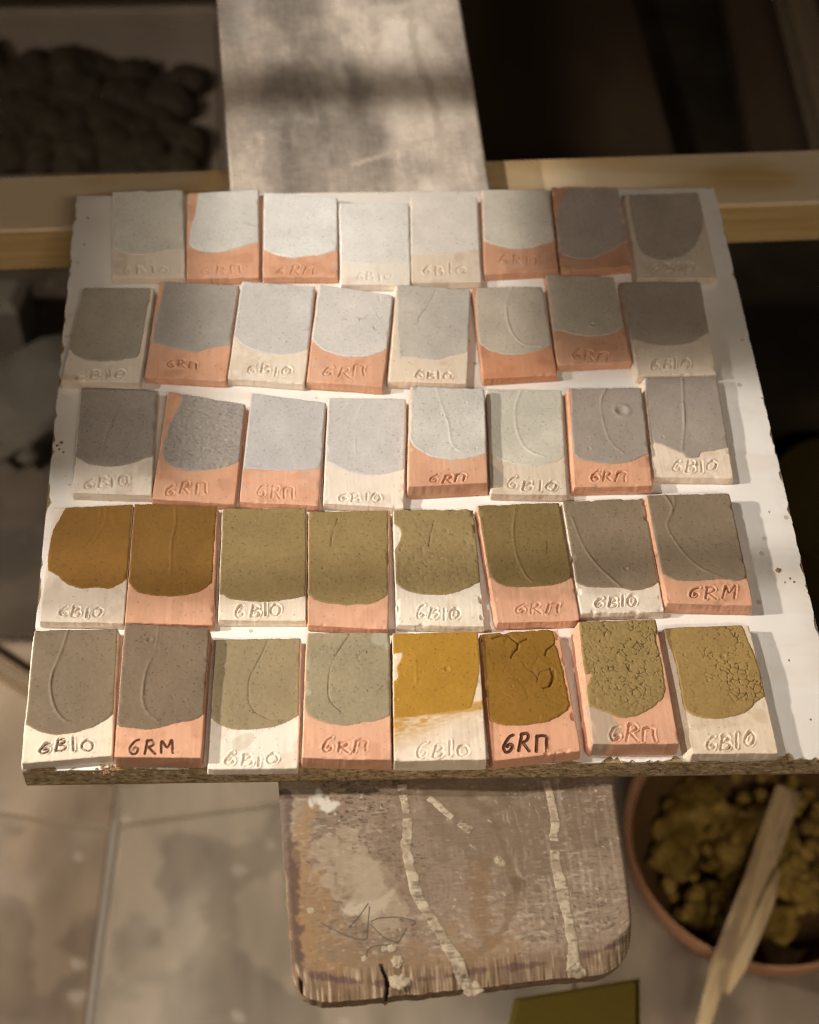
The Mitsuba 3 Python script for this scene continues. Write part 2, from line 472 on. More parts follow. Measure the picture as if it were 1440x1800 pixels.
Zt = ZP - .0065 * bev ** 1.3 - .0018 * edge_l + .00035 * gr + .0006 * (fb(XX * 20, S * 20, 4, 2) - .5) - .0002
gb = np.maximum(fb(XX * 900, S * 90, 14, 2) - .45, 0) * bev ** .5 * .0016
Zt = Zt - gb
split = (np.abs(XX - (.0435 + .0012 * np.sin(S * 300))) < .0007) & (S < .0135)
Zt = np.where(split, Zt - .006, Zt)
split2 = (np.abs(XX - .004) < .0008) & (S < .007)
Zt = np.where(split2, Zt - .003, Zt)

# colour of the plank: weathered grey brown with pale scuffs, stains with their own outlines
def near_px(line, z=ZP):
    return cKDTree(dense([tuple(q[:2]) for q in ats(curvy(line), z)], .001))
flat = XY.reshape(-1, 2)
wx, wy = fb(XX * 120, S * 120, 90, 3) - .5, fb(XX * 120, S * 120, 91, 3) - .5
X0, S0 = XX, S
XX, S = XX + .0040 * wx, S + .0034 * wy
n1 = fb(XX * 11 + 3, S * 11, 21, 4); n2 = fb(XX * 190, S * 1500, 22, 2); n3 = fb(XX * 900, S * 60, 23, 2); n4 = fb(XX * 40, S * 40, 24, 3)
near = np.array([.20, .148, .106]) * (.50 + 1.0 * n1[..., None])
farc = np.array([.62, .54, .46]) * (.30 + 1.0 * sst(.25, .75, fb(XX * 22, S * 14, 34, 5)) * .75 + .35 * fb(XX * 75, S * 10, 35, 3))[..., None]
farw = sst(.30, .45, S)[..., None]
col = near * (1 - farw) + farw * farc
col = col * (.80 + .40 * n2[..., None]) * (.86 + .28 * n3[..., None])
pore = sst(.58, .74, fb(XX * 420, S * 1300, 31, 3)) * (.25 + .6 * sst(.4, .65, fb(XX * 22, S * 22, 32, 3)))
col = col * (1 - .68 * pore * (1 - .8 * farw[..., 0]))[..., None]
white = sst(.52, .78, fb(XX * 30, S * 18, 25, 5)) * (.45 + .6 * sst(.3, .45, S))
fine = sst(.58, .80, fb(XX * 300, S * 900, 26, 3)) * sst(.36, .58, fb(XX * 22, S * 22, 27, 3)) * .6
fine2 = sst(.62, .80, fb(XX * 900, S * 70, 28, 3)) * sst(.40, .60, fb(XX * 16, S * 16, 29, 3)) * .45
speck = (_h(np.floor(XX / .0011), np.floor(S / .0011), 33) > .993) * .7
w = np.clip(white * .6 + (fine + fine2 + speck) * (1 - .9 * farw[..., 0]), 0, .85)[..., None]
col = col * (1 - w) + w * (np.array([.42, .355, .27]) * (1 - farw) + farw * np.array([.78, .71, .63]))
orange = (sst(.42, .62, fb(XX * 17 + 1.2, S * 17 + 4, 30, 3)) * np.clip(1 - S / .07, 0, 1) * np.clip(1.2 - Tv * 1.9, 0, 1))[..., None]
col = col * (1 - orange * .6) + orange * .6 * np.array([.33, .185, .075])
XX, S = X0, S0
Ptop = np.concatenate([XY, Zt[..., None]], -1)


def stain(line, width, colour, k, wob=.6, seed=50):
    global col
    dd = near_px(line).query(flat, distance_upper_bound=.03)[0].reshape(S.shape)
    m = (1 - sst(width * .5, width, dd + width * wob * (fb(XX * 200, S * 200, seed, 3) - .5)))[..., None] * k
    col = col * (1 - m) + m * np.array(colour)


stain([(830, 1400), (870, 1450), (890, 1500), (905, 1550), (895, 1600), (880, 1640), (845, 1670), (800, 1690)], .0034, (.135, .088, .045), .5, 2.2)
stain([(905, 1550), (918, 1553), (910, 1560)], .003, (.10, .06, .03), .55, 1.6)
stain([(548, 1420), (528, 1480), (518, 1560), (522, 1640), (545, 1690), (600, 1715)], .0055, (.30, .18, .085), .5, 2.4)
stain([(520, 1500), (514, 1560), (520, 1650), (528, 1700)], .003, (.12, .07, .05), .6, 2.4)
stain([(545, 1712), (640, 1722), (760, 1715), (860, 1700), (960, 1690), (1060, 1668), (1110, 1640)], .0016, (.10, .06, .055), .65, 2.6)
stain([(560, 1400), (572, 1418), (577, 1420)], .0042, (.56, .54, .47), .85, 2.2)
stain([(640, 1520), (655, 1560), (650, 1590)], .010, (.36, .30, .22), .5, 1.6)
stain([(620, 1600), (660, 1592), (690, 1575)], .004, (.52, .45, .35), .6, 1.8)
stain([(690, 1580), (705, 1570), (715, 1590)], .0022, (.15, .09, .05), .5, 1.6)
stain([(850, 1510), (840, 1560), (850, 1640)], .007, (.19, .115, .055), .5, 1.7)
for dx in (980, 1010, 1035, 1058):
    stain([(dx, 1375), (dx + 14, 1470), (dx + 30, 1560)], .0010, (.42, .36, .29), .28, 2.6, dx)
stain([(875, 1512), (880, 1516)], .003, (.5, .42, .30), .9, 1)
# far half: paint-like pale bands
stain([(650, 20), (720, 8), (800, -20)], .006, (.62, .56, .48), .8, 1.2)
stain([(722, 10), (728, 80), (752, 150), (765, 190)], .0042, (.52, .45, .37), .8, 1.4)
stain([(545, 100), (580, 135), (600, 160)], .0038, (.45, .38, .30), .7, 1.2)
stain([(620, 290), (700, 262), (790, 232)], .0022, (.54, .47, .39), .7, 1.2)
stain([(420, 60), (400, 20), (430, 0)], .012, (.50, .46, .41), .6, 1.6)
stain([(765, 190), (775, 250), (768, 320)], .0036, (.5, .43, .36), .6, 1.6)
stain([(545, 1650), (640, 1698), (760, 1690), (860, 1680)], .013, (.24, .145, .07), .45, 2.4, 71)
stain([(540, 1560), (560, 1640)], .011, (.27, .17, .085), .45, 2.4, 72)
stain([(600, 1500), (640, 1560), (690, 1600)], .016, (.35, .28, .20), .6, 2.2, 73)
stain([(800, 1400), (850, 1470), (930, 1500), (1000, 1440)], .022, (.15, .105, .07), .45, 2.4, 76)
stain([(498, 1400), (506, 1480), (515, 1600), (525, 1720)], .004, (.085, .055, .045), .75, 2.4, 77)
stain([(700, 1420), (690, 1500), (720, 1560)], .010, (.17, .12, .08), .4, 2.4, 78)
fib = fb(XX * 1500, S * 70, 74, 2)
bm = np.clip(bev * 3, 0, 1)[..., None]
col = col * (1 - .75 * bm) + .75 * bm * (np.array([.195, .13, .078]) * (.40 + 1.2 * fib[..., None]) + np.array([.30, .26, .20]) * (sst(.56, .72, fib) * (.35 + .8 * np.clip(1 - Tv * 2, 0, 1)))[..., None])
stain([(545, 1712), (640, 1724), (760, 1716), (860, 1700), (960, 1690), (1060, 1668), (1110, 1640)], .0013, (.09, .05, .05), .6, 3.0, 75)
col = np.where(split[..., None] | split2[..., None], np.array([.03, .02, .012]), col)
col = np.clip(col, .01, .8)
# end face, sides and underside
per = np.concatenate([Ptop[:, 0][::-1], Ptop[0, 1:-1], Ptop[:, -1]])
hh = np.linspace(0, 1, 9)[:, None]
zbot = ZP - PT
SIDE = np.stack([np.broadcast_to(per[:, 0], (9, len(per))), np.broadcast_to(per[:, 1], (9, len(per))), per[:, 2] * (1 - hh) + zbot * hh], -1)
sarc = np.cumsum(np.r_[0, np.linalg.norm(np.diff(per[:, :2], axis=0), axis=1)])
outv = np.gradient(per[:, :2], axis=0); outv /= np.linalg.norm(outv, axis=1, keepdims=True) + 1e-12
outn = np.stack([outv[:, 1], -outv[:, 0]], -1)
rr = (fb(np.broadcast_to(sarc * 260, (9, len(sarc))), hh * 2 + 0 * sarc, 60, 3) - .5) * .0012 * np.sin(np.pi * np.clip(hh, 0, 1)) ** .5 - .004 * hh ** 4
SIDE[..., :2] += outn[None] * rr[..., None]
scol = np.array([.20, .135, .08]) * (.6 + .8 * fb(np.broadcast_to(sarc * 500, (9, len(sarc))), hh * 5 + 0 * sarc, 61, 3))[..., None]
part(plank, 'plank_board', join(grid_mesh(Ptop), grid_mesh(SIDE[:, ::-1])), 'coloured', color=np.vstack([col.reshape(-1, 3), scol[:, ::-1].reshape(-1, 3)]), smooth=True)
_tree = cKDTree(flat)
_zt = Zt.ravel()


def plank_z(xy):
    dd, ii = _tree.query(xy, k=3)
    return _zt[ii].max(1)


scene['dried_slip'] = bumpy(proc(lambda p, n, uv: mix((.30, .245, .165), (.42, .355, .255), fbm(p.x * 200, p.y * 200, 0., 3)) * (.8 + .4 * fbm(p.x * 900, p.y * 900, 1., 2))), f_clay_bump, 2.0, .9, .1)


def run(line, w0, w1, seed, name='slip_run', broken=False, label=None):
    c = curvy(ats(line, ZP)[:, :2], 8)
    c = dense(c, .0006)
    t = np.linspace(0, 1, len(c))
    g = np.gradient(c, axis=0); g /= np.linalg.norm(g, axis=1, keepdims=True); nn = np.stack([-g[:, 1], g[:, 0]], -1)
    arc = t * LineString(c).length
    w = (w0 + (w1 - w0) * t) * (.55 + .75 * fb(arc * 120, arc * 0, seed, 3) + .22 * (vn(arc * 900, arc * 0, seed + 7) - .5))
    w2 = (w0 + (w1 - w0) * t) * (.55 + .75 * fb(arc * 120, arc * 0 + 9, seed, 3) + .22 * (vn(arc * 900, arc * 0 + 5, seed + 7) - .5))
    keep = fb(arc * 260, arc * 0, seed + 4, 2) > (.46 if broken else .17)
    polys = [Polygon(np.vstack([c[i:i + 3] + nn[i:i + 3] * w[i:i + 3, None], (c[i:i + 3] - nn[i:i + 3] * w2[i:i + 3, None])[::-1]])).buffer(.00012) for i in range(0, len(c) - 2, 2) if keep[i]]
    u = unary_union([q for q in polys if q.is_valid])
    ms, dist = [], []
    for q in (u.geoms if isinstance(u, MultiPolygon) else [u]):
        if q.area < 1e-6: continue
        p, tri, d = fill(q, .0008, (0., .0003))
        dist.append(d)
        z = plank_z(p) + .00022 * np.clip(d / .0006, 0, 1) ** .6 * (.5 + 1.0 * fb(p[:, 0] * 500, p[:, 1] * 500, seed, 2)) - .0003 * (d <= 1e-7)
        ms.append((np.column_stack([p, z]), tri))
    m = join(*ms)
    x, y = m[0][:, 0], m[0][:, 1]
    k = (.22 + .70 * sst(.28, .58, fb(x * 260, y * 260, seed + 20, 3)))[:, None]
    c = np.array([.25, .19, .128]) * (1 - k) + k * np.array([.44, .37, .27])
    c = c * (.8 + .4 * fb(x * 700, y * 1500, seed + 21, 2))[:, None]
    c = np.where((fb(x * 200, y * 1500, seed + 22, 2) > .66)[:, None], c * .55, c)
    dd = np.concatenate(dist)
    e = (np.clip(1 - dd / .0007, 0, 1) * .55)[:, None]
    c = c * (1 - e) + e * np.array([.24, .185, .13])
    part(plank, name, m, 'coloured', label, color=c, smooth=True)


run([(706, 1378), (718, 1450), (716, 1500), (735, 1570), (775, 1640), (812, 1705), (830, 1728)], .0024, .0034, 3, label='left run of dried pale slip down the plank')
run([(958, 1370), (975, 1440), (975, 1500), (990, 1570), (1003, 1640), (1012, 1700)], .0022, .0034, 5, label='right run of dried pale slip down the plank')
run([(748, 1396), (775, 1420), (800, 1440), (830, 1462)], .0019, .0026, 8, 'slip_flakes', True, 'broken flaking trail of dried slip')
run([(822, 1727), (832, 1733), (845, 1722)], .0030, .0036, 9, 'slip_blob')
run([(1005, 1690), (1018, 1700), (1028, 1694)], .0034, .0036, 11, 'slip_blob')
for (x, y, r) in [(699, 1690, .0030), (703, 1718, .0044), (689, 1667, .0022), (676, 1667, .0016), (641, 1684, .0015), (876, 1512, .0016), (913, 1610, .0008), (888, 1572, .0008), (1048, 1390, .0008), (546, 1600, .0016)]:
    c = at(x, y, ZP); m = lump(np.zeros(3), r, int(x * 3 + y), .3)
    part(plank, 'slip_drop', (m[0] + [c[0], c[1], plank_z(c[None, :2])[0] - .0001], m[1]), 'dried_slip', smooth=True)
scene['graphite'] = matte(rgb(.09, .075, .06), .5, .4)
Z2 = lambda zx, zy: (460 + zx / 2.057, 1340 + zy / 2.057)
for l in ([(215, 580), (260, 605), (320, 630), (375, 640), (383, 600), (390, 520)], [(315, 598), (350, 560), (385, 510)], [(395, 575), (430, 562), (500, 560), (555, 575), (545, 590)],
          [(398, 590), (440, 630), (490, 650), (510, 625), (523, 600)], [(380, 705), (382, 680), (410, 664), (485, 655), (500, 640)]):
    c = dense(curvy(ats([Z2(*q) for q in l], ZP)[:, :2]), .001)
    p, tri, d = fill(tape(c, .00022), .0004)
    part(plank, 'pencil_mark', (np.column_stack([p, plank_z(p) + .00022]), tri), 'graphite')

# ------------------------------------------------------------------ pine beam that carries the plank
ZR = ZP - PT - .0015
bx = [-500, 1900]
ln = lambda x, y0, k: y0 + k * x
q = ats([(-500, ln(-500, 406, -.035)), (1950, ln(1950, 406, -.035)), (1950, ln(1950, 309, -.0335)), (-500, ln(-500, 309, -.0335))], ZR)
beam = thing('pine_beam', 'pale pine beam running across behind the white board, under the plank', 'beam')
part(beam, 'beam_timber', slab(q, ZR, .036, .002), 'pine')
# the trestle bar that carries the plank nearer to the viewer, hidden below the board
q2 = ats([(420, 1120), (1100, 1095), (1100, 1030), (420, 1055)], ZR)

# ------------------------------------------------------------------ the forty tiles
WHITE = np.array([.68, .59, .485]); RED = np.array([.60, .335, .215])
GL = {'G': [[(.8, 1), (.5, .88), (.2, .5), (.12, .22), (.35, .0), (.72, .08), (.82, .34), (.6, .45), (.42, .3)]],
      'R': [[(.12, 0), (.25, .98)], [(.2, .9), (.62, 1), (.8, .78), (.6, .56), (.3, .48)], [(.35, .5), (.9, .0)]],
      'B': [[(.15, 0), (.25, 1)], [(.2, .95), (.66, .98), (.74, .74), (.34, .54)], [(.34, .54), (.82, .44), (.84, .12), (.5, -.02), (.15, .05)]],
      'n': [[(.08, 0), (.16, .9)], [(.16, .86), (.5, .98), (.88, .88), (.84, .5), (.9, .02)]],
      'M': [[(.08, 0), (.14, .95), (.48, .42), (.84, 1.0), (.92, 0)]],
      '1': [[(.5, 1), (.45, 0)]],
      '0': [[(.5, .95), (.15, .7), (.12, .25), (.5, .02), (.86, .28), (.84, .72), (.5, .95), (.4, .9)]]}
WIDTH = {'G': .9, 'R': 1.0, 'B': 1.0, 'n': 1.05, 'M': 1.1, '1': .38, '0': 1.0}


def strokes(text, a, b, h, z, rnd):
    """The strokes of a handwritten word as world polylines; a, b: pixels at the two ends of its base line, h: its height in pixels."""
    tot = sum(WIDTH[c] for c in text) + .28 * (len(text) - 1)
    a, b = np.array(a, float), np.array(b, float)
    k, x, out = (b - a) / tot, 0., []
    for c in text:
        jx, jy, sc, sl = rnd.uniform(-.08, .08), rnd.uniform(-.12, .12), rnd.uniform(.8, 1.15), rnd.uniform(-.08, .2)
        for st in GL[c]:
            q = [a + k * (x + jx + (u + sl * v) * WIDTH[c] * .98) + np.array([0, -h * (v * sc + jy)]) for u, v in st]
            q = [p + np.array([rnd.uniform(-.9, .9), rnd.uniform(-.9, .9)]) for p in q]
            out.append(dense(ats(curvy(q, 5), z)[:, :2], .0003))
        x += WIDTH[c] + .28
    return out


def make_tile(name_label, quad, front, base, slip=None, bottom=None, left=None, right=None, text=None, ink=None, bold=1., deep=1., ridge=(), groove=(), bubbles=(), rough=1., pits=40,
              crackle=None, cracks=(), flare=(0, 0, 0, 0), wash=None, grey=None, thick=.00032, holes=(), seed=1, chip=0, slip_name='slip', patch=()):
    rnd = random.Random(seed * 77)
    q0 = np.array(quad, float)
    m0 = (q0[2] + q0[3]) / 2
    g = at(*m0, ZB)
    th = float(np.clip(front / (pix(g)[1] - pix(g + [0, 0, .001])[1]) * .001, .0060, .0115))
    zt = ZB + th
    Q = ats(q0, zt)[:, :2]                                      # TL TR BR BL
    wid, hei = (np.linalg.norm(Q[1] - Q[0]) + np.linalg.norm(Q[2] - Q[3])) / 2, (np.linalg.norm(Q[3] - Q[0]) + np.linalg.norm(Q[2] - Q[1])) / 2
    step = .00046

    def axis(L):
        e = np.array([0, .00012, .00032, .0006, .0010]) / L
        n = int((L - .0024) / step)
        return np.concatenate([e, np.linspace(.0014 / L, 1 - .0014 / L, n), (1 - e)[::-1]])
    U, V = np.meshgrid(axis(wid), axis(hei))

    def outline_shift(U, V):
        am = .00045
        a = (fb(V * 4 + 3, V * 0, seed, 3) - .5) * am; b = (fb(V * 4 + 3, V * 0, seed + 1, 3) - .5) * am
        c = (fb(U * 3 + 3, U * 0, seed + 2, 3) - .5) * am; e = (fb(U * 3 + 3, U * 0, seed + 3, 3) - .5) * am
        fine = (vn(V * 45, U * 0, seed + 5) - .5) * .00011 * (np.abs(U - .5) * 2) ** 6
        fine2 = (vn(U * 35, V * 0, seed + 6) - .5) * .00013 * (np.abs(V - .5) * 2) ** 6
        return np.stack([(1 - U) * a + U * b + fine, (1 - V) * c + V * e + fine2], -1)

    # corners a little rounded
    def place(U, V):
        x, y = np.abs(U - .5) * 2, np.abs(V - .5) * 2
        k = (x * y) ** 18 * .009
        U, V = .5 + (U - .5) * (1 - k), .5 + (V - .5) * (1 - k * wid / hei)
        P = ((1 - U) * (1 - V))[..., None] * Q[0] + (U * (1 - V))[..., None] * Q[1] + (U * V)[..., None] * Q[2] + ((1 - U) * V)[..., None] * Q[3]
        return P + outline_shift(U, V)
    P = place(U, V)
    ringxy = np.vstack([P[0, :-1], P[:-1, -1], P[-1, :0:-1], P[:0:-1, 0]])
    OUT = Polygon(ringxy).buffer(0)
    ktree = cKDTree(dense(np.vstack([ringxy, ringxy[:1]]), .00012))
    words = strokes(text[0], text[1], text[2], text[3], zt, rnd) if text else []
    wtree = cKDTree(np.vstack(words)) if words else None
    rtrees = [(cKDTree(dense(ats(curvy(l[0]), zt)[:, :2], .0003)), l[1]) for l in ridge]
    gtrees = [(cKDTree(dense(ats(curvy(l), zt)[:, :2], .0003)), .00030) for l in groove]
    ctrees = [cKDTree(dense(ats(l, zt)[:, :2], .0003)) for l in cracks]
    bub = [(at(x, y, zt)[:2], r / 3050.) for x, y, r in bubbles]
    cx, cy = Q.mean(0)
    pitp = [(Q[0] + (Q[1] - Q[0]) * rnd.random() + (Q[3] - Q[0]) * rnd.random() * .75, rnd.uniform(.00018, .00048)) for _ in range(pits)]
    pit_tree, pit_r = (cKDTree([p for p, r in pitp]), np.array([r for p, r in pitp])) if pits else (None, None)

    def height(xy, bare=1.):
        """Height of the clay surface over points of the tile."""
        s = xy.shape[:-1]
        x = xy.reshape(-1, 2)
        d = ktree.query(x)[0]
        R = .00062
        z = -R * (1 - np.sqrt(np.clip(1 - (1 - np.minimum(d / R, 1)) ** 2, 0, 1)))
        z = z + .0008 * (fb(x[:, 0] * 45 + seed, x[:, 1] * 45, seed, 2) - .5) + .00010 * (fb(x[:, 0] * 500, x[:, 1] * 500, seed + 4, 2) - .5)
        drag = fb(x[:, 0] * 900 + seed, x[:, 1] * 40, seed + 6, 2) - .5
        z = z + .00013 * drag * bare
        # nicks along the edges
        nick = np.maximum(fb(x[:, 0] * 190, x[:, 1] * 190, seed + 11, 2) - .60, 0) * np.clip(1 - d / .0022, 0, 1) * (.0028 + .022 * chip)
        z = z - nick
        if wtree:
            dw = wtree.query(x, distance_upper_bound=.004)[0]
            dw = np.minimum(dw, 1)
            k = deep * (.1 + 1.7 * fb(x[:, 0] * 240, x[:, 1] * 240, seed + 8, 2))
            z = z - .00085 * k * np.exp(-(dw / .00042) ** 2) + .00042 * k * np.exp(-((dw - .00105) / .00036) ** 2) * (-.2 + 1.9 * vn(x[:, 0] * 500, x[:, 1] * 500, seed + 9))
        return (z + zt).reshape(s)

    def coat(x, d, th0):
        z = th0 * np.clip(d / .0009, 0, 1) ** .5 + .00012 * np.exp(-((d - .0011) / .0006) ** 2) * fb(x[:, 0] * 120, x[:, 1] * 120, seed + 12, 2)
        z = z + .00020 * (fb(x[:, 0] * 60, x[:, 1] * 60, seed + 13, 2) - .5) + .00005 * rough * (fb(x[:, 0] * 900, x[:, 1] * 900, seed + 14, 2) - .5)
        for t, amp in rtrees:
            dd = np.minimum(t.query(x, distance_upper_bound=.004)[0], 1)
            z = z + amp * .00042 * np.exp(-(dd / .00065) ** 2) * (.05 + 1.6 * fb(x[:, 0] * 75, x[:, 1] * 75, seed + 15, 2))
        for t, wdt in gtrees:
            dd = np.minimum(t.query(x, distance_upper_bound=.004)[0], 1)
            z = z - .00042 * np.exp(-(dd / wdt) ** 2) * (.3 + vn(x[:, 0] * 200, x[:, 1] * 200, seed + 16))
        for t in ctrees:
            dd = np.minimum(t.query(x, distance_upper_bound=.004)[0], 1)
            z = z - .0009 * np.exp(-(dd / (.00022 + .00042 * vn(x[:, 0] * 150, x[:, 1] * 150, seed + 17))) ** 2)
        for c, r in bub:
            dd = np.hypot(x[:, 0] - c[0], x[:, 1] - c[1])
            z = z + .10 * r * np.exp(-((dd - r * .85) / (r * .28)) ** 2) - .20 * r * np.exp(-(dd / (r * .55)) ** 2)
        if pits:
            dd, ii = pit_tree.query(x)
            z = z - .0004 * np.clip(1 - dd / pit_r[ii], 0, 1) ** .7
        if rough > 1.5:
            z = z - .00042 * np.maximum(fb(x[:, 0] * 420, x[:, 1] * 420, seed + 18, 2) - .60, 0) / .3 * (rough - 1)
        ck = np.zeros(len(x))
        if crackle is not None:
            wt = crackle[2](x) if callable(crackle[2]) else 1.
            xx = x + .0016 * np.stack([fb(x[:, 0] * 260, x[:, 1] * 260, seed + 19, 2) - .5, fb(x[:, 0] * 260, x[:, 1] * 260, seed + 20, 2) - .5], -1)
            f1, f2, ww = vor(xx[:, 0] * crackle[0], xx[:, 1] * crackle[0], seed + 21)
            on = sst(.40, .50, fb(x[:, 0] * 330, x[:, 1] * 330, seed + 22, 2)) * (.5 + .5 * sst(.3, .5, fb(x[:, 0] * 90, x[:, 1] * 90, seed + 23, 2)))
            ck = (.22 if crackle[1] else 1.) * (1 - sst(.01, .035 + .14 * vn(x[:, 0] * 160, x[:, 1] * 160, seed + 24) ** 1.5, f2 - f1)) * wt * on
            z = z - .00062 * ck + (.00038 if crackle[1] else .00010) * wt * (ww - .5) * np.clip((f2 - f1) * 3, 0, 1)
        return z, ck

    key = thing('clay_tile', name_label, 'clay tile', 'clay test tiles in five rows on the white board')
    ZT = height(P)
    n_r, n_c = U.shape
    # sides: rings down to the board, flaring outwards
    rl = len(ringxy)
    top_ring = np.concatenate([ZT[0, :-1], ZT[:-1, -1], ZT[-1, :0:-1], ZT[:0:-1, 0]])
    tg = np.roll(ringxy, -1, 0) - np.roll(ringxy, 1, 0); tg /= np.linalg.norm(tg, axis=1, keepdims=True) + 1e-12
    on = np.stack([-tg[:, 1], tg[:, 0]], -1)
    if np.dot((ringxy - ringxy.mean(0))[0], on[0]) < 0: on = -on
    fl_each = np.concatenate([np.full(n_c - 1, flare[1]), np.full(n_r - 1, flare[2]), np.full(n_c - 1, flare[3]), np.full(n_r - 1, flare[0])])
    kk = np.ones(9) / 9
    fl_each = np.convolve(np.r_[fl_each[-4:], fl_each, fl_each[:4]], kk, 'valid') * .001 + .0005
    arc = np.cumsum(np.r_[0, np.linalg.norm(np.diff(ringxy, axis=0), axis=1)])
    sides = []
    for h in (0, .12, .3, .5, .7, .88, 1.0):
        o = fl_each * h ** .8 + (.0006 * (fb(arc * 60 + h * 1.3, arc * 0 + h * 4.2, seed + 30, 3) - .5) + .00014 * (vn(arc * 500 + h * 7, arc * 60 + h * 9, seed + 31) - .5)) * math.sin(math.pi * h * .92) + (-.0007 * (h > .95))
        zz = top_ring * (1 - h) + (ZB + .00015) * h
        sides.append(np.column_stack([ringxy + on * o[:, None], zz]))
    SD = np.array(sides); SD = np.concatenate([SD, SD[:, :1]], 1)
    body = join(grid_mesh(np.concatenate([P, ZT[..., None]], -1)), grid_mesh(SD[:, ::-1]), (SD[-1, :-1], np.array([[0, k + 1, k] for k in range(1, rl - 1)])))
    bv = body[0]
    bc = np.array(base) * (1 + .10 * (fb(bv[:, 0] * 55, bv[:, 1] * 55 + bv[:, 2] * 120, seed + 33, 3) - .5) + .10 * (fb(bv[:, 0] * 700, bv[:, 1] * 60, seed + 34, 2) - .5))[:, None]
    blot = sst(.56, .75, fb(bv[:, 0] * 90, bv[:, 1] * 90 + bv[:, 2] * 90, seed + 35, 3))[:, None]
    bc = bc * (1 - .17 * blot * np.array([.7, .9, 1.1]))
    sp = (_h(np.floor(bv[:, 0] / .0007), np.floor(bv[:, 1] / .0007), seed + 36) > .993)[:, None]
    bc = np.where(sp, bc * .68, bc)
    spoly = None
    if slip is not None:
        b = [tuple(p) for p in bottom]
        bs = [tuple(p) for p in curvy(b, 5)] if len(b) > 2 else b
        lf = [(q0[0][0] - 12, q0[0][1] - 14), (b[0][0] - 9, b[0][1])] if left is None else [tuple(p) for p in curvy(left, 5)]
        rt = [(b[-1][0] + 9, b[-1][1]), (q0[1][0] + 14, q0[1][1] - 14)] if right is None else [tuple(p) for p in curvy(right, 5)]
        spoly = Polygon(ats(lf + bs + rt, zt)[:, :2]).buffer(0)
        for hpx in holes:
            spoly = spoly.difference(Polygon(ats(curvy(hpx, 4, True), zt)[:, :2]).buffer(0))
        jit = OUT.buffer(-.00012)
        spoly = spoly.intersection(jit)
        if isinstance(spoly, MultiPolygon): spoly = max(spoly.geoms, key=lambda q: q.area)
        # a hand-made edge
        ex = dense(spoly.exterior.coords, .0004)[:-1]
        tg = np.roll(ex, -1, 0) - np.roll(ex, 1, 0); tg /= np.linalg.norm(tg, axis=1, keepdims=True) + 1e-12
        nn = np.stack([-tg[:, 1], tg[:, 0]], -1)
        am = np.clip(ktree.query(ex)[0] / .001, .25, 1)
        spoly = Polygon(ex + nn * (am * (.0009 * (fb(ex[:, 0] * 240, ex[:, 1] * 240, seed + 40, 2) - .5) + .00035 * (vn(ex[:, 0] * 1100, ex[:, 1] * 1100, seed + 41) - .5)))[:, None], [i.coords for i in spoly.interiors]).buffer(0).intersection(jit)
        if isinstance(spoly, MultiPolygon): spoly = max(spoly.geoms, key=lambda q: q.area)
        # a film of slip that ran over the rim and down the flanks in places
        ds = shapely.distance(spoly, shapely.points(bv[:, :2]))
        run_ = sst(.40, .62, fb(bv[:, 0] * 120 + bv[:, 1] * 120, bv[:, 2] * 60, seed + 42, 2))
        film = (np.clip(1 - ds / .0006, 0, 1) * sst(zt - th * .9, zt - th * .1, bv[:, 2] + th * .35 * run_) * (.35 + .5 * run_) * (bv[:, 2] < zt - .0006))[:, None]
        bc = bc * (1 - film) + film * np.array(slip)
        haze = ((np.clip(1 - ds / .0035, 0, 1) ** 2 * .30 * sst(.40, .65, fb(bv[:, 0] * 150, bv[:, 1] * 150, seed + 43, 3)) + .22 * sst(.60, .75, fb(bv[:, 0] * 110, bv[:, 1] * 110, seed + 44, 3))) * (bv[:, 2] > zt - .002))[:, None]
        bc = bc * (1 - haze) + haze * (.5 * np.array(slip) + .5 * np.array(base))
    if wash is not None:
        fn, wc = wash
        wv = fn(bv)[:, None]
        bc = bc * (1 - wv) + wv * np.array(wc)
    if grey is not None:
        gp = Polygon(ats(curvy(grey[0], 4, True), zt)[:, :2]).buffer(0)
        dg = shapely.distance(gp, shapely.points(bv[:, :2]))
        gv = (np.clip(1 - dg / .0005, 0, 1) * grey[2])[:, None]
        bc = bc * (1 - gv) + gv * np.array(grey[1])
    if spoly is not None:                                       # the clay lies deeper below the coat, so that pits and cracks in the coat have depth
        nt = n_r * n_c
        pts = shapely.points(bv[:nt, :2])
        din = np.where(shapely.contains(spoly, pts), shapely.distance(spoly.boundary, pts), 0)
        bv[:nt, 2] -= .0016 * np.clip((din - .0005) / .0005, 0, 1)
    part(key, 'clay_body', body, 'clay', color=np.clip(bc, .005, .9), smooth=True)
    if spoly is not None:
        p, tri, d = fill(spoly, .00048 if crackle is None else .0004, (0., .0002, .0005))
        cz, ck = coat(p, d, thick)
        z = height(p, .12) + cz - .00012 * (d <= 1e-7)
        if words:
            pass
        sc = np.array(slip) * (1 + .20 * (fb(p[:, 0] * 60, p[:, 1] * 60, seed + 50, 3) - .5) + .10 * (fb(p[:, 0] * 130, p[:, 1] * 90, seed + 53, 3) - .5) + .16 * rough * (fb(p[:, 0] * 800, p[:, 1] * 800, seed + 51, 2) - .5))[:, None]
        rnd_sp = _h(np.floor(p[:, 0] / .0006), np.floor(p[:, 1] / .0006), seed + 52)
        sc = np.where((rnd_sp > 1 - .012 * max(rough, 1.6))[:, None], sc * .62, sc)
        sc = np.where((rnd_sp < .006 * rough)[:, None], sc * 1.2, sc)
        if pits:
            dd, ii = pit_tree.query(p)
            sc = sc * (1 - .7 * np.clip(1.15 - dd / pit_r[ii], 0, 1))[:, None]
        for t in ctrees:
            dd = np.minimum(t.query(p, distance_upper_bound=.004)[0], 1)
            sc = sc * (1 - .55 * np.exp(-(dd / .0004) ** 2))[:, None]
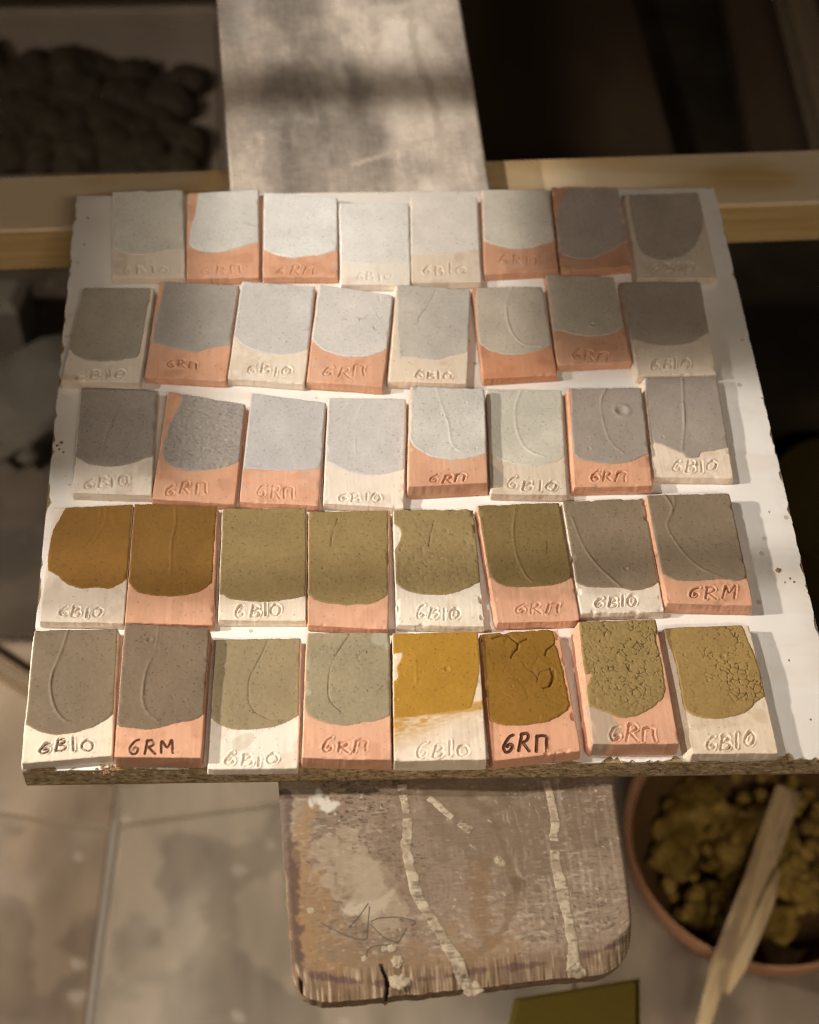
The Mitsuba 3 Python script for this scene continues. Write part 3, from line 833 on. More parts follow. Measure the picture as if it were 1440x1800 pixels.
        for x, y, rp in patch:
            c = at(x, y, zt)[:2]
            dd = np.hypot(p[:, 0] - c[0], p[:, 1] - c[1]) + .0012 * (fb(p[:, 0] * 300, p[:, 1] * 300, seed + 70, 2) - .5)
            pk = .6 * (1 - sst(rp / 3300. * .75, rp / 3300., dd))[:, None]
            sc = sc * (1 - pk) + pk * np.array([.42, .41, .31])
        for t, wdt in gtrees:
            dd = np.minimum(t.query(p, distance_upper_bound=.004)[0], 1)
            sc = sc * (1 - .5 * np.exp(-(dd / .0003) ** 2) * sst(.3, .5, fb(p[:, 0] * 150, p[:, 1] * 150, seed + 71, 2)))[:, None]
        sc = sc * (1 - .55 * ck)[:, None]
        # the coat is thin and paler right at its edge
        e = np.clip(1 - d / .0005, 0, 1)[:, None] * .22
        sc = sc * (1 - e) + e * np.array(base)
        part(key, slip_name, (np.column_stack([p, z]), tri), 'slip', color=np.clip(sc, .004, .9), smooth=True)
    if words:
        u = unary_union([LineString(w).buffer((.00027 if ink is None else .00036) * bold, cap_style=1) for w in words])
        ms, cc = [], []
        for gq in (u.geoms if isinstance(u, MultiPolygon) else [u]):
            p, tri, d = fill(gq, .0003, (0.,))
            z = height(p) + .00008
            ms.append((np.column_stack([p, z]), tri))
            if ink is None: c = np.array(base) * (1 - np.array([.26, .36, .43]) * sst(.25, .6, fb(p[:, 0] * 300, p[:, 1] * 300, seed + 61, 2))[:, None])
            else:
                k = (ink[1] * sst(.25, .6, fb(p[:, 0] * 300, p[:, 1] * 300, seed + 60, 2) + .25 * ink[1]))[:, None]
                c = np.array(base) * (1 - k) + k * np.array(ink[0])
            cc.append(c)
        part(key, 'lettering', join(*ms), 'clay', f"handwritten {text[0].replace('n', 'M')} scratched into the clay", color=np.vstack(cc), smooth=True)
    return key


CR, TE = 'cream', 'red'
DARK = (.075, .026, .012)
BRN = (.30, .10, .045)
TAN = (.34, .21, .11)


def row_word(r, c):
    rows = ['back row', 'second row from the back', 'middle row', 'second row from the front', 'front row']
    cols = ['first', 'second', 'third', 'fourth', 'fifth', 'sixth', 'seventh', 'eighth']
    return f'{cols[c]} from the left in the {rows[r]}'


TILES = [
 # ---- back row
 dict(l='cream tile with mid grey slip and scratched letters, in the shaded left corner', q=[(198, 337), (322, 333), (326, 488), (197, 487)], f=12, b=CR, s=(.50, .49, .44),
      bt=[(199, 436), (220, 445), (243, 448), (266, 445), (285, 440), (324, 437)], tx=('GB10', (216, 481), (296, 479), 12), deep=.8, bubbles=[(298, 420, 2.5), (236, 428, 2), (228, 427, 2), (219, 426, 2)]),
 dict(l='red tile with pale grey slip, red clay bare along its left edge', q=[(330, 339), (455, 333), (456, 487), (328, 489)], f=6, b=TE, s=(.50, .51, .49),
      left=[(352, 322), (343, 376), (335, 402), (332, 424)], bt=[(333, 431), (348, 440), (372, 443.5), (395, 441), (421, 435), (453, 425)], tx=('GRn', (354, 481), (425, 481), 13), deep=.5,
      groove=[[(430, 360), (440, 366)], [(428, 392), (448, 398)]]),
 dict(l='red tile with very pale grey slip ending in a smooth curve', q=[(464, 338), (594, 347), (594, 486), (462, 487)], f=10, b=TE, s=(.58, .60, .60),
      bt=[(463, 439), (486, 448), (511, 453), (539, 450.6), (567.5, 447), (593, 439)], tx=('GRn', (483, 481), (555, 481), 14), deep=.6),
 dict(l='palest cream tile with nearly white slip and faint letters, lying lowest in its row', q=[(596, 356), (719, 356), (722, 500), (599, 500)], f=7, b=CR, bc=(.74, .67, .575), s=(.60, .61, .605),
      bt=[(597, 459), (617.5, 463), (667.5, 464), (719, 461)], tx=('GB10', (627, 492), (689, 491), 12), deep=.35, thick=.00018),
 dict(l='cream tile with whitish slip whose edge hardly shows', q=[(721, 345), (839, 345), (846, 496), (724, 496)], f=6, b=CR, s=(.60, .585, .56),
      bt=[(724, 445), (745, 448), (783, 447), (805, 442), (842, 439)], tx=('GB10', (742.5, 481), (819, 481), 14), deep=.9, thick=.00018),
 dict(l='red tile with pale warm grey slip, slightly proud of its neighbours', q=[(847, 333), (964, 332), (982, 475), (852, 482)], f=10, b=TE, s=(.57, .55, .49),
      bt=[(852, 423), (872, 431), (903, 436.5), (931, 435), (959, 428), (977, 421.5)], tx=('GRn', (876, 463), (945, 465), 18), deep=.9),
 dict(l='red tile without letters, grey slip stopping short of its top left corner', q=[(970, 328), (1087, 329.5), (1113, 467), (987, 479)], f=13, b=TE, s=(.40, .35, .325),
      left=[(1003, 315), (999, 331), (988, 349), (980, 373), (979, 401), (984, 436)], bt=[(988, 446), (1014, 455.6), (1046, 453.5), (1077, 441), (1098, 425)], right=[(1101, 418), (1104, 400), (1104, 318)],
      ridge=[([(1019.6, 371), (1025, 390), (1035, 411), (1052.6, 427)], .6)], bubbles=[(1051, 433, 4), (1049, 399, 2.5), (1029, 363, 2.5), (998, 384, 2)], chip=.4),
 dict(l='cream tile with dark grey slip, bare along its right side, in the far right corner', q=[(1098, 342), (1228, 338), (1262, 489), (1120, 489)], f=8, b=CR, s=(.36, .325, .285), flare=(1.8, 0, 0, 0),
      left=[(1107, 320), (1108, 338), (1106, 359), (1112, 390), (1120, 428)], bt=[(1123, 437), (1139, 451), (1167, 458), (1202, 451), (1224.5, 432)], right=[(1235, 404), (1237, 369), (1229, 320)],
      tx=('GB10', (1144.6, 480), (1223, 475), 14), deep=1.3, bubbles=[(1177, 390, 2.2)]),
 # ---- second row
 dict(l='slanted cream tile with dark greenish grey slip, leftmost of its row', q=[(146, 506), (272, 506), (246, 672), (107, 670)], f=14, b=CR, s=(.31, .285, .235), lit=1,
      left=[(149, 490), (145, 510), (134, 554), (121, 600)], bt=[(119, 612), (138, 628), (164.6, 635), (188, 636), (217, 632.5), (239, 629)], right=[(246, 622), (255, 568), (266, 508), (268, 490)],
      tx=('GB10', (132.5, 666), (220, 665), 14), deep=1.3, pits=15),
 dict(l='red tile with mid grey slip and darkened letters, second from left in its row', q=[(281, 494), (421, 501), (397, 670), (254, 662)], f=9, b=TE, s=(.30, .285, .265),
      left=[(290, 478), (288.5, 495), (284, 522), (274, 562.5), (268, 596)], bt=[(267, 603), (302, 611), (328, 618), (348, 619), (372, 612), (402, 608)],
      tx=('GRn', (293, 642), (348, 650), 14), ink=(BRN, .9), deep=1., pits=15),
 dict(l='cream tile with light grey slip and thin letters, rightward tilted, third in its row', q=[(425, 494), (554, 503), (535, 675), (400, 664)], f=12, b=CR, s=(.46, .46, .46),
      bt=[(413, 592), (430, 609), (456, 619), (485.5, 623), (502, 622.5), (524, 619), (542.5, 614)], tx=('GB10', (433, 655), (513, 660), 16), deep=1.),
 dict(l='red tile with light grey slip marked by small dark cracks', q=[(560, 499), (692, 519), (673, 680), (539, 670)], f=14, b=TE, s=(.50, .495, .485),
      bt=[(551, 600), (564, 612.5), (586, 622), (611, 627), (642.5, 626.6), (667.5, 620), (681, 613)], tx=('GRn', (567.5, 660), (644, 663), 18), deep=.7,
      groove=[[(629, 559), (636, 560), (644, 559)], [(634, 560), (631, 564)], [(663, 553), (668, 559), (673, 557)], [(657, 573), (660, 581)], [(606, 560), (610, 562)], [(666, 521), (668, 529)]]),
 dict(l='cream tile with beige grey slip, a shadowed gap on its right', q=[(697, 500), (828, 508), (821, 674), (684, 670)], f=13, b=CR, bc=(.66, .57, .46), s=(.43, .415, .385), flare=(1.2, 0, 0, 0),
      left=[(697, 484), (697, 540), (697, 581), (700, 606)], bt=[(702, 628), (725, 629), (742.5, 631), (767.5, 633), (789, 626.6), (822, 619)], tx=('GB10', (730, 665.6), (796, 667), 14), deep=1.,
      groove=[[(766, 512.5), (755, 534), (738, 556), (735, 566)]], bubbles=[(808, 572, 3.5), (797, 541, 2)]),
 dict(l='red tile without letters, grey slip showing a thick second dip at the right', q=[(830, 505), (954, 503), (980, 658), (850, 666)], f=12, b=TE, bc=(.58, .285, .165), s=(.44, .405, .345),
      left=[(838, 488), (836, 520), (838, 560), (841, 590)], bt=[(841, 602), (862, 616), (886, 623), (914, 623.6), (941.5, 618), (974, 605.6)],
      ridge=[([(901.6, 495), (901.6, 505), (891, 529), (891, 557), (900, 585), (921, 605.6), (952, 609)], 1.3)], bubbles=[(885, 603, 4.5)]),
 dict(l='red tile with grey slip bearing one large burst bubble, set higher than its row', q=[(959, 482), (1079, 486), (1111, 636), (980, 642)], f=11, b=TE, s=(.46, .42, .355),
      bt=[(973, 582), (990, 582), (1007.5, 588), (1035, 591.6), (1063, 590), (1084, 583), (1098, 572.6)], tx=('GRn', (1004, 630), (1070, 635), 16), deep=1.,
      bubbles=[(1042, 571, 8), (999, 564, 4), (1074, 559, 4)], ridge=[([(1014, 486), (994, 512), (976, 532.6)], .35)]),
 dict(l='cream tile with smooth brownish grey slip and vertically scored clay, right end of its row', q=[(1093, 496), (1231.5, 496), (1260, 658), (1121, 661)], f=8, b=CR, bc=(.67, .575, .46), s=(.335, .30, .262), flare=(1.6, 0, 0, 0),
      bt=[(1116, 598), (1139.5, 605.6), (1167, 608), (1195, 606), (1219, 601), (1249, 583)], tx=('GB10', (1144.6, 649), (1214, 647), 17), deep=1.2, groove=[],
      ridge=[([(1162, 522), (1158.5, 550), (1167, 578), (1188, 598.6)], .4)], pits=10),
 # ---- middle row
 dict(l='cream tile with dark gritty grey slip, leftmost in the middle row', q=[(143, 682), (278, 686), (266, 870), (128, 866)], f=12, b=CR, s=(.29, .265, .24), rough=1.3, pits=90, flare=(.8, 0, 0, 0),
      bt=[(132, 803), (153, 814.6), (179, 820), (208, 820), (234.6, 814.6), (255, 807), (274, 802)], tx=('GB10', (147, 857), (229, 854), 18), deep=1.3,
      ridge=[([(212.7, 712.5), (196.7, 741.7), (185, 773.7), (180.6, 800)], .8), ([(196, 812), (210, 800), (222, 805)], .5)]),
 dict(l='red tile with pitted rough grey slip, its upper left corner bare', q=[(296, 688), (432, 710), (413, 886), (267, 877)], f=7, b=TE, s=(.275, .255, .24), rough=2.0, pits=330,
      left=[(327, 672), (323.5, 690), (312, 721), (297, 744.6), (288.5, 776.7), (285.6, 797)], bt=[(288, 808), (307.5, 823), (336.7, 828), (366, 827), (398, 822), (421, 812)],
      right=[(424, 803), (429, 760), (432, 715), (432, 690)], tx=('GRn', (291.5, 871), (363, 867), 19), deep=.9),
 dict(l='red tile with light bluish grey slip ending in a straight line', q=[(441, 691), (574, 707), (560, 889), (421, 881)], f=7, b=TE, bc=(.65, .365, .24), s=(.41, .415, .425),
      bt=[(427, 824), (459, 826), (500, 827), (536, 826), (567, 822)], tx=('GRn', (452, 873), (519, 877), 21), deep=.7, pits=25),
 dict(l='cream tile with light bluish grey slip and a fine crack below it', q=[(577, 699), (714, 701), (710, 893), (568, 884)], f=7, b=CR, bc=(.72, .645, .55), s=(.435, .435, .435),
      bt=[(574, 811), (595.6, 822.5), (617.5, 830), (649, 835), (677, 833), (695.6, 829), (716, 822.5)], tx=('GB10', (595.6, 879), (672, 882), 15), deep=.8,
      ridge=[([(642.5, 704), (627, 732), (624, 763), (625, 797.5)], .3)], bubbles=[(704, 805, 2.5)], pits=25),
 dict(l='red tile with pale grey slip, brown letters and thick front edge, in middle row', q=[(721, 679), (852, 683), (858, 848), (718, 855)], f=21, b=TE, s=(.46, .465, .445), flare=(0, 0, 0, .6),
      bt=[(718, 771), (730, 786.6), (752, 800.6), (777, 807), (805, 808), (833, 804), (856, 797)], tx=('GRn', (755, 847.5), (819, 847.5), 16), ink=(BRN, .9), deep=1.1,
      ridge=[([(766, 675), (777, 713), (789, 747.5), (794, 779), (808, 793), (833, 791)], 1.1)], bubbles=[(819, 708, 5), (774, 727, 4), (837, 787, 3.5), (849, 728, 4)]),
 dict(l='cream tile with pale beige grey slip fading into the clay at its edge', q=[(855, 683), (988, 685), (997, 870), (863, 868)], f=9, b=CR, bc=(.60, .52, .42), s=(.44, .435, .385),
      bt=[(858, 790), (876, 806), (897.5, 814), (928, 819.5), (958, 816.5), (981.5, 810), (998, 797)], tx=('GB10', (893, 859.6), (979, 862), 18), deep=1.2, thick=.0002,
      ridge=[([(917, 685), (906, 717.5), (910, 760.6), (927.6, 790.7), (957.8, 803.6)], .6)], bubbles=[(934, 699, 3), (866, 706, 3), (910, 740, 2.5), (932, 800, 2)], grey=([(861, 815), (872, 822), (890, 845), (885, 852), (860, 850)], (.42, .39, .33), .7)),
 dict(l='red tile with taupe slip holding a large round crater', q=[(998, 682), (1128, 681), (1148, 853), (1010, 856)], f=15, b=TE, s=(.275, .245, .22), flare=(1., 0, 0, 0),
      left=[(1005, 664), (1003, 700), (1005, 760), (1008, 795)], bt=[(1009, 800), (1022, 808), (1052.5, 814), (1082.6, 815.7), (1112.8, 810), (1142, 797)], tx=('GRn', (1037.4, 844.5), (1102, 846.7), 16), ink=(BRN, .8), deep=1.3,
      ridge=[([(1069.7, 678), (1056.8, 704.6), (1061, 743), (1074, 777.8), (1095.6, 797)], 1.)], bubbles=[(1093, 722, 15), (1106, 721, 4), (1036, 789, 5), (1037, 740, 2.5), (1085, 806, 3)], groove=[[(1119, 844), (1125, 825)]]),
 dict(l='cream tile with taupe slip ending in a rounded drip, right end of middle row', q=[(1132, 664), (1261, 661.5), (1290, 840), (1151, 838)], f=11, b=CR, s=(.28, .25, .225), flare=(1.4, 0, 0, .3),
      left=[(1135, 650), (1136, 690), (1141, 740), (1145, 768)], bt=[(1145, 776), (1164.5, 782), (1186, 791.6), (1199, 797), (1205, 804.5), (1218, 806.6), (1229, 803), (1233, 796), (1255, 793), (1287, 785)],
      tx=('GB10', (1181.7, 829), (1261, 829), 18), deep=1.3, ridge=[([(1199, 650), (1201, 704.6), (1203, 747.6), (1199, 790.7)], 1.5)], bubbles=[(1165, 769, 5)], pits=10),
 # ---- second row from the front
 dict(l='cream tile with ochre brown slip bulging past its left edge, leftmost of its row', q=[(93, 893), (234, 886), (218, 1095), (69, 1092)], f=9, b=CR, s=(.225, .115, .021), rough=1.5,
      left=[(120, 878), (115, 893), (94, 931), (86, 966), (83.5, 985)], bt=[(84, 1003), (102, 1014), (118, 1027.5), (141, 1035), (167.5, 1034), (188, 1035), (208, 1029), (227, 1015)],
      tx=('GB10', (103, 1083), (180.6, 1084), 18), deep=1., ridge=[([(188, 885), (184, 916.7), (166.6, 948.7), (159, 957)], .8), ([(178, 885), (174, 920), (160, 945)], .6)], pits=20),
 dict(l='red tile without letters, covered with dark ochre brown slip', q=[(236, 885), (383, 890), (376, 1098), (219, 1095)], f=7, b=TE, s=(.20, .105, .021), rough=1.5,
      bt=[(224, 1020), (237.5, 1039), (261, 1046), (299, 1049), (337, 1045), (360, 1036), (373, 1024)], right=[(374, 1015), (377, 960), (381, 900), (383, 872)],
      ridge=[([(307.5, 885), (309, 922.5), (301.7, 951.7), (300, 1010)], .8)], pits=20),
 dict(l='cream tile with khaki slip and speckled lettering, third in its row', q=[(391, 893), (539, 893), (538, 1090), (383, 1090)], f=7, b=CR, bc=(.73, .65, .54), s=(.265, .20, .088), rough=1.5, pits=90,
      bt=[(390, 1045), (409.6, 1054), (444.6, 1058), (479.6, 1058), (502, 1055), (541, 1048)], tx=('GB10', (414, 1083), (495.6, 1082), 18), ink=((.40, .24, .13), .5), deep=1.),
 dict(l='red tile without letters, covered with khaki slip, left of the gap in its row', q=[(542, 899), (686, 897), (682, 1106), (541, 1099)], f=8, b=TE, bc=(.65, .365, .24), s=(.265, .20, .086), rough=1.5, pits=110,
      bt=[(540, 1044), (555, 1055), (580, 1061.6), (614, 1064), (649, 1061.6), (670.6, 1055), (681, 1047.5)], right=[(682, 1040), (683, 960), (683, 885)], groove=[[(594, 912), (584, 940), (582, 960)]]),
 dict(l='cream tile with khaki slip, a bare spot at its left and torn front edge', q=[(691, 896), (833, 893), (852, 1101), (697, 1098)], f=8, b=CR, bc=(.73, .65, .54), s=(.28, .215, .10), rough=1.7, pits=60, chip=.45,
      bt=[(692, 1022), (705, 1033), (730, 1043), (761, 1046.6), (792.5, 1044), (817.5, 1036.6), (845, 1023)], tx=('GB10', (731.6, 1088), (809.7, 1088), 20), deep=.9,
      holes=[[(690, 924), (698, 926), (704, 935), (702, 950), (697, 962), (690, 966)]], groove=[[(762, 920), (757, 940), (754, 960)]]),
 dict(l='red tile with dark olive brown slip carrying one long wavy ridge', q=[(839, 888), (983, 883), (1020, 1090), (874, 1095)], f=11, b=TE, bc=(.63, .35, .228), s=(.195, .142, .056), rough=1.5, pits=50, flare=(1., 0, 0, .4),
      bt=[(862, 1015), (884.6, 1029.7), (919, 1032.7), (962, 1029.7), (992, 1023), (1009, 1013)], tx=('GRn', (904, 1077), (982.8, 1075), 20), deep=.9,
      ridge=[([(908, 882), (902, 932.8), (908, 975.8), (923, 1010), (936, 1023)], 1.)], groove=[[(962, 950), (963, 960), (961, 970), (965, 977)], [(948, 938), (952, 940)]]),
 dict(l='cream tile with grey brown slip, a diagonal ridge and a small dark blister', q=[(988, 881), (1132, 875), (1168, 1075), (1022, 1078)], f=11, b=CR, s=(.225, .18, .125), rough=1.05, pits=50, flare=(1.2, 0, 0, .3), chip=.5,
      bt=[(1012, 1023), (1031, 1031.8), (1065, 1032.7), (1091, 1034), (1113, 1038), (1138.6, 1034), (1162, 1022)], tx=('GB10', (1046, 1066), (1121.4, 1064), 18), deep=1.4,
      ridge=[([(1005, 910), (1026.7, 963), (1052.5, 997.4), (1091, 1031.8)], 1.1)], bubbles=[(1100, 1000, 6), (1103, 996, 3)]),
 dict(l='red tile with grey brown slip, a diagonal ridge and deep dark letters, right end', q=[(1136, 870), (1283, 866), (1324, 1064), (1173, 1060)], f=16, b=TE, s=(.225, .18, .125), rough=1.05, pits=40, flare=(1.4, 0, 0, .5),
      bt=[(1163, 1009), (1186, 1019.7), (1220.4, 1022), (1255, 1019.7), (1276, 1019), (1298, 1021.5), (1316, 1014)], tx=('GRM', (1212.7, 1053), (1295.8, 1051), 20), ink=(BRN, .9), deep=1.4,
      ridge=[([(1166.6, 868), (1181.7, 894), (1173, 924), (1194.6, 963), (1229, 997.4), (1276.4, 1019)], 1.1), ([(1183, 866), (1186, 885), (1181, 905)], .6)], bubbles=[(1204, 900, 2.5), (1189, 932, 2)]),
 # ---- front row
 dict(l='cream tile with grey brown slip, looping ridge and brown letters, near left corner', q=[(60, 1108), (208, 1104), (197, 1328), (38, 1342)], f=11, b=CR, bc=(.66, .56, .44), s=(.178, .142, .094), rough=1.05, pits=60, flare=(.9, 0, 0, 0),
      bt=[(47, 1274), (63, 1285), (92, 1291), (125, 1289.6), (157, 1281), (182.5, 1268.6), (204, 1252)], tx=('GB10', (67, 1323), (166, 1319), 21), ink=((.14, .07, .035), .95), deep=1.4, bold=1.4,
      ridge=[([(123, 1100), (106.7, 1149.5), (92, 1185.6), (89, 1214.5), (97.6, 1247), (114, 1266.8), (132, 1274)], 1.3)]),
 dict(l='red tile with dark grey brown slip and bold dark letters, second in front row', q=[(219, 1095), (370, 1104), (354, 1332), (201, 1331)], f=24, b=TE, s=(.172, .132, .088), rough=1.05, pits=110,
      bt=[(202, 1270), (215, 1278.7), (251, 1283), (280, 1281), (309, 1272), (338, 1267), (362, 1253)], tx=('GRM', (224, 1324.6), (309, 1325), 28), ink=(DARK, 1.), deep=.35, bold=1.9,
      ridge=[([(280, 1096), (272.8, 1142), (256.5, 1182), (251, 1225), (258, 1250.6), (280, 1270)], 1.2), ([(285, 1100), (280, 1140)], .5)], bubbles=[(263, 1125, 7), (252, 1226, 4)]),
 dict(l='cream tile with light khaki slip and a dark curved seam in it', q=[(376, 1124), (529, 1121), (524, 1350), (365, 1352)], f=10, b=CR, bc=(.74, .665, .565), s=(.285, .235, .138), rough=1.05, pits=90,
      bt=[(370, 1263), (388, 1276), (413.6, 1283), (446, 1283), (482, 1277.7), (511, 1267), (531, 1253)], tx=('GB10', (395.6, 1346), (489.5, 1342.6), 19), ink=((.45, .30, .18), .4), deep=1.,
      groove=[[(473, 1118), (460.6, 1149.5), (439, 1192.8), (437, 1225), (446, 1250.6), (475, 1265), (500, 1266.8)]], grey=([(408, 1305), (425, 1292), (445, 1290), (446, 1300), (432, 1315), (410, 1318)], (.5, .44, .34), .5), bubbles=[]),
 dict(l='red tile with pale sage slip, lighter patches at its upper right corner', q=[(540, 1112), (686, 1112), (688, 1335), (531, 1332)], f=21, b=TE, bc=(.65, .365, .24), s=(.32, .28, .182), rough=1.4, pits=60,
      bt=[(532, 1240), (545, 1259.6), (570, 1270), (606, 1276), (639, 1270), (664, 1267), (691, 1255)], tx=('GRn', (565, 1321), (648, 1319), 21), ink=(BRN, .6), deep=.9,
      groove=[[(617, 1112), (584.7, 1164), (577.5, 1203.6), (581, 1232.5), (602.8, 1254)], [(640, 1143), (628, 1158)]], patch=[(668, 1122, 17), (684, 1135, 10), (541, 1218, 7)], ),
 dict(l='cream tile brushed with golden ochre that streaks out towards its letters', q=[(690, 1113), (841, 1110), (856, 1335), (693, 1337)], f=21, b=CR, bc=(.72, .64, .535), s=(.40, .225, .03), pits=14,
      left=[(685, 1095), (686, 1150)], bt=[(688, 1262), (725.6, 1259.6), (769, 1254), (819.5, 1247), (830, 1243)], right=[(836, 1214), (841, 1195), (850, 1095)],
      holes=[[(688, 1154), (696, 1150), (706, 1149), (702, 1163), (697, 1176), (700, 1190), (693, 1197), (687, 1195)]], tx=('GB10', (732.8, 1330), (825, 1328), 24), deep=.9, thick=.0001, wash=1, bubbles=[(786, 1176, 7), (790, 1179, 3), (697, 1230, 5)],
      ridge=[([(731, 1160), (732, 1200)], .5)]),
 dict(l='red tile with deep ochre slip split by dark cracks and bold dark letters', q=[(843, 1115), (981, 1105), (1022, 1320), (868, 1337)], f=14, b=TE, bc=(.63, .35, .228), s=(.245, .13, .018), rough=1.3, pits=12, crackle='C', flare=(.6, 0, 0, .6), chip=.6,
      left=[(845, 1098), (848, 1150), (854, 1210), (858, 1250)], bt=[(859, 1266), (881, 1274), (913, 1276.6), (949.5, 1272), (978, 1263), (998, 1249)],
      right=[(1003, 1240), (1000, 1230), (996, 1208), (989, 1171), (982, 1149.5), (973, 1112), (970, 1095)], tx=('GRn', (881, 1321), (964, 1323), 28), ink=(DARK, 1.), deep=.35, bold=2.5, thick=.00065,
      cracks=[[(866, 1124), (880, 1119), (895, 1119), (900, 1124), (911, 1132), (919, 1128), (927, 1124)], [(911, 1132), (910, 1142), (902, 1150), (899, 1157)], [(959, 1152), (962, 1143), (973, 1135), (981, 1130)], [(968, 1177), (972, 1190), (970, 1198), (965, 1208), (956, 1211)], [(973, 1180), (975, 1192), (967, 1207)]],
      groove=[[(919, 1165), (925, 1175), (940, 1185), (945, 1195)], [(944, 1200), (950, 1183), (968, 1177)], [(884, 1182), (890, 1172)]], bubbles=[(912, 1196, 4), (900, 1208, 4), (904, 1215, 3), (932, 1225, 3)]),
 dict(l='red tile with finely crazed khaki slip and a thin grey patch beside its letters', q=[(1016, 1093), (1153, 1088), (1195, 1307), (1042, 1308)], f=20, b=TE, bc=(.63, .35, .228), s=(.285, .21, .082), rough=1.6, pits=40, flare=(2.6, 0, 0, .7),
      left=[(1015, 1075), (1016, 1100), (1023, 1160), (1025, 1180), (1031, 1186), (1038, 1186), (1036, 1196), (1031.7, 1209), (1031, 1225)], bt=[(1032, 1233), (1038, 1243), (1060, 1250), (1077, 1258), (1100, 1262), (1127, 1255), (1150, 1243), (1167, 1226)],
      right=[(1171, 1212), (1163, 1165), (1157, 1140), (1153, 1120), (1157, 1105), (1160, 1070)], tx=('GRn', (1070, 1303), (1156.7, 1301.7), 24), deep=1.5, crackle='A', thick=.0006,
      grey=([(1032, 1240), (1060, 1250), (1078, 1262), (1090, 1284), (1072, 1308), (1042, 1308)], (.40, .32, .24), .85), bubbles=[(1026, 1103, 4), (1050, 1138, 4), (1034, 1130, 3), (1059, 1245, 4), (1112, 1240, 3), (1042, 1204, 3), (1104, 1253, 2.5), (1063, 1097, 3)]),
 dict(l='cream tile with khaki slip crazed on its right half, in the near right corner', q=[(1168, 1103), (1317, 1098), (1370, 1324), (1217, 1325)], f=12, b=CR, bc=(.70, .59, .46), s=(.325, .225, .082), rough=1.5, pits=30, flare=(3., 0, 0, .4),
      left=[(1168, 1085), (1172, 1120), (1182, 1150), (1189, 1170), (1192, 1190), (1196, 1213), (1199, 1235)], bt=[(1203, 1248), (1217, 1258), (1243, 1264), (1270, 1264), (1300, 1257), (1320, 1247), (1330, 1233), (1347, 1224)],
      right=[(1347, 1215), (1338, 1187), (1327, 1153), (1313, 1118), (1305, 1100), (1300, 1085)], tx=('GB10', (1241.7, 1318), (1326.7, 1311.7), 23), deep=1.4, crackle='B', thick=.0006,
      bubbles=[(1245, 1197, 5), (1271, 1155, 8), (1203, 1152, 4), (1196, 1148, 3), (1288, 1245, 3), (1222, 1252, 3)]),
]


def crack_weight(px, r, z=ZB + .008):
    c = at(*px, z)[:2]
    return lambda x: 1 - sst(r * .55, r, np.hypot(x[:, 0] - c[0], (x[:, 1] - c[1]) * .7))


def ochre_wash(bv):
    z = ZB + .0085
    d = bv - EYE
    a, b = at(700, 1262, z), at(845, 1243, z)
    t = np.clip(((bv[:, :2] - a[:2]) @ (b - a)[:2]) / np.sum((b - a)[:2] ** 2), -.1, 1.1)
    n = np.array([(b - a)[1], -(b - a)[0]]); n /= np.linalg.norm(n)
    s = (bv[:, :2] - a[:2]) @ n                                            # distance towards the viewer
    streak = fb(t * 14 + 2, s * 900, 5, 2)
    fade = 1 - sst(.0, (.012 + .012 * fb(t * 5, t * 0, 6, 2)) * (1.2 - .6 * t), s + .004 * (streak - .5))
    band = (1 - sst(.0015, .0035, np.abs(s - .0005))) * sst(.4, .6, t)
    up = (s < 0)
    top = bv[:, 2] > ZB + .006
    return np.clip(np.where(up, .15, fade * (.25 + 1.2 * streak ** 1.5) * (1.25 - .6 * t)) + .9 * band * (.4 + streak), 0, .9) * top


for i, t in enumerate(TILES):
    base = np.array(t.get('bc', WHITE if t['b'] == CR else RED)) * (1 + .07 * (np.random.default_rng(i + 5).random() - .5)) * (1 + np.array([0, .05, .10]) * (np.random.default_rng(i + 90).random() - .5))
    ck = t.get('crackle')
    ck = None if ck is None else (290, 0, crack_weight((1112, 1148), .033)) if ck == 'A' else (270, 0, crack_weight((1315, 1160), .030)) if ck == 'B' else (95, 1, crack_weight((935, 1160), .036))
    r, c = divmod(i, 8)
    make_tile(f"{t['l']}", t['q'], t['f'], base, np.array(t['s']) * ((1.13, 1.095, 1.055) if i < 24 else (.94, .905, .89)), t['bt'], t.get('left'), t.get('right'), t.get('tx'), t.get('ink'), t.get('bold', 1.), t.get('deep', 1.), t.get('ridge', ()), t.get('groove', ()),
              t.get('bubbles', ()), t.get('rough', 1.), t.get('pits', 30), ck, t.get('cracks', ()), t.get('flare', (0, 0, 0, 0)), (ochre_wash, (.45, .245, .03)) if t.get('wash') else None, t.get('grey'),
              t.get('thick', .00032), t.get('holes', ()), 100 + 17 * i, t.get('chip', 0), patch=t.get('patch', ()))

# ------------------------------------------------------------------ bowl, clay crumbs and the split stick at the lower right
ZBR = .105
bc_ = at(1345, 1466, ZBR)
edge_ = at(1103, 1480, ZBR)
R = float(np.linalg.norm(edge_ - bc_))
bowl = thing('terracotta_bowl', 'round terracotta bowl of ochre clay scraps on the floor at the lower right', 'bowl')
prof = [(0.0001, .018), (R * .55, .020), (R * .80, .045), (R * .93, .085), (R * .965, .103), (R * .985, .107), (R * 1.0, .1055), (R * 1.003, .100), (R * .985, .085), (R * .86, .045), (R * .62, .0115), (.0001, .0115)]
part(bowl, 'bowl_wall', lathe(prof[3:], 120, (bc_[0], bc_[1], 0), .012), 'terracotta', smooth=40)
scene['ochre_coat'] = matte(proc(lambda p, n, uv: mix((.075, .042, .012), (.17, .092, .034), fbm(p.x * 25, p.y * 25, p.z * 25, 3))), .75, .25)
part(bowl, 'inner_coating', lathe(prof[:4], 120, (bc_[0], bc_[1], 0), .012), 'ochre_coat', 'brown ochre smeared inside of the bowl', smooth=40)
rn = random.Random(5)
ms = []
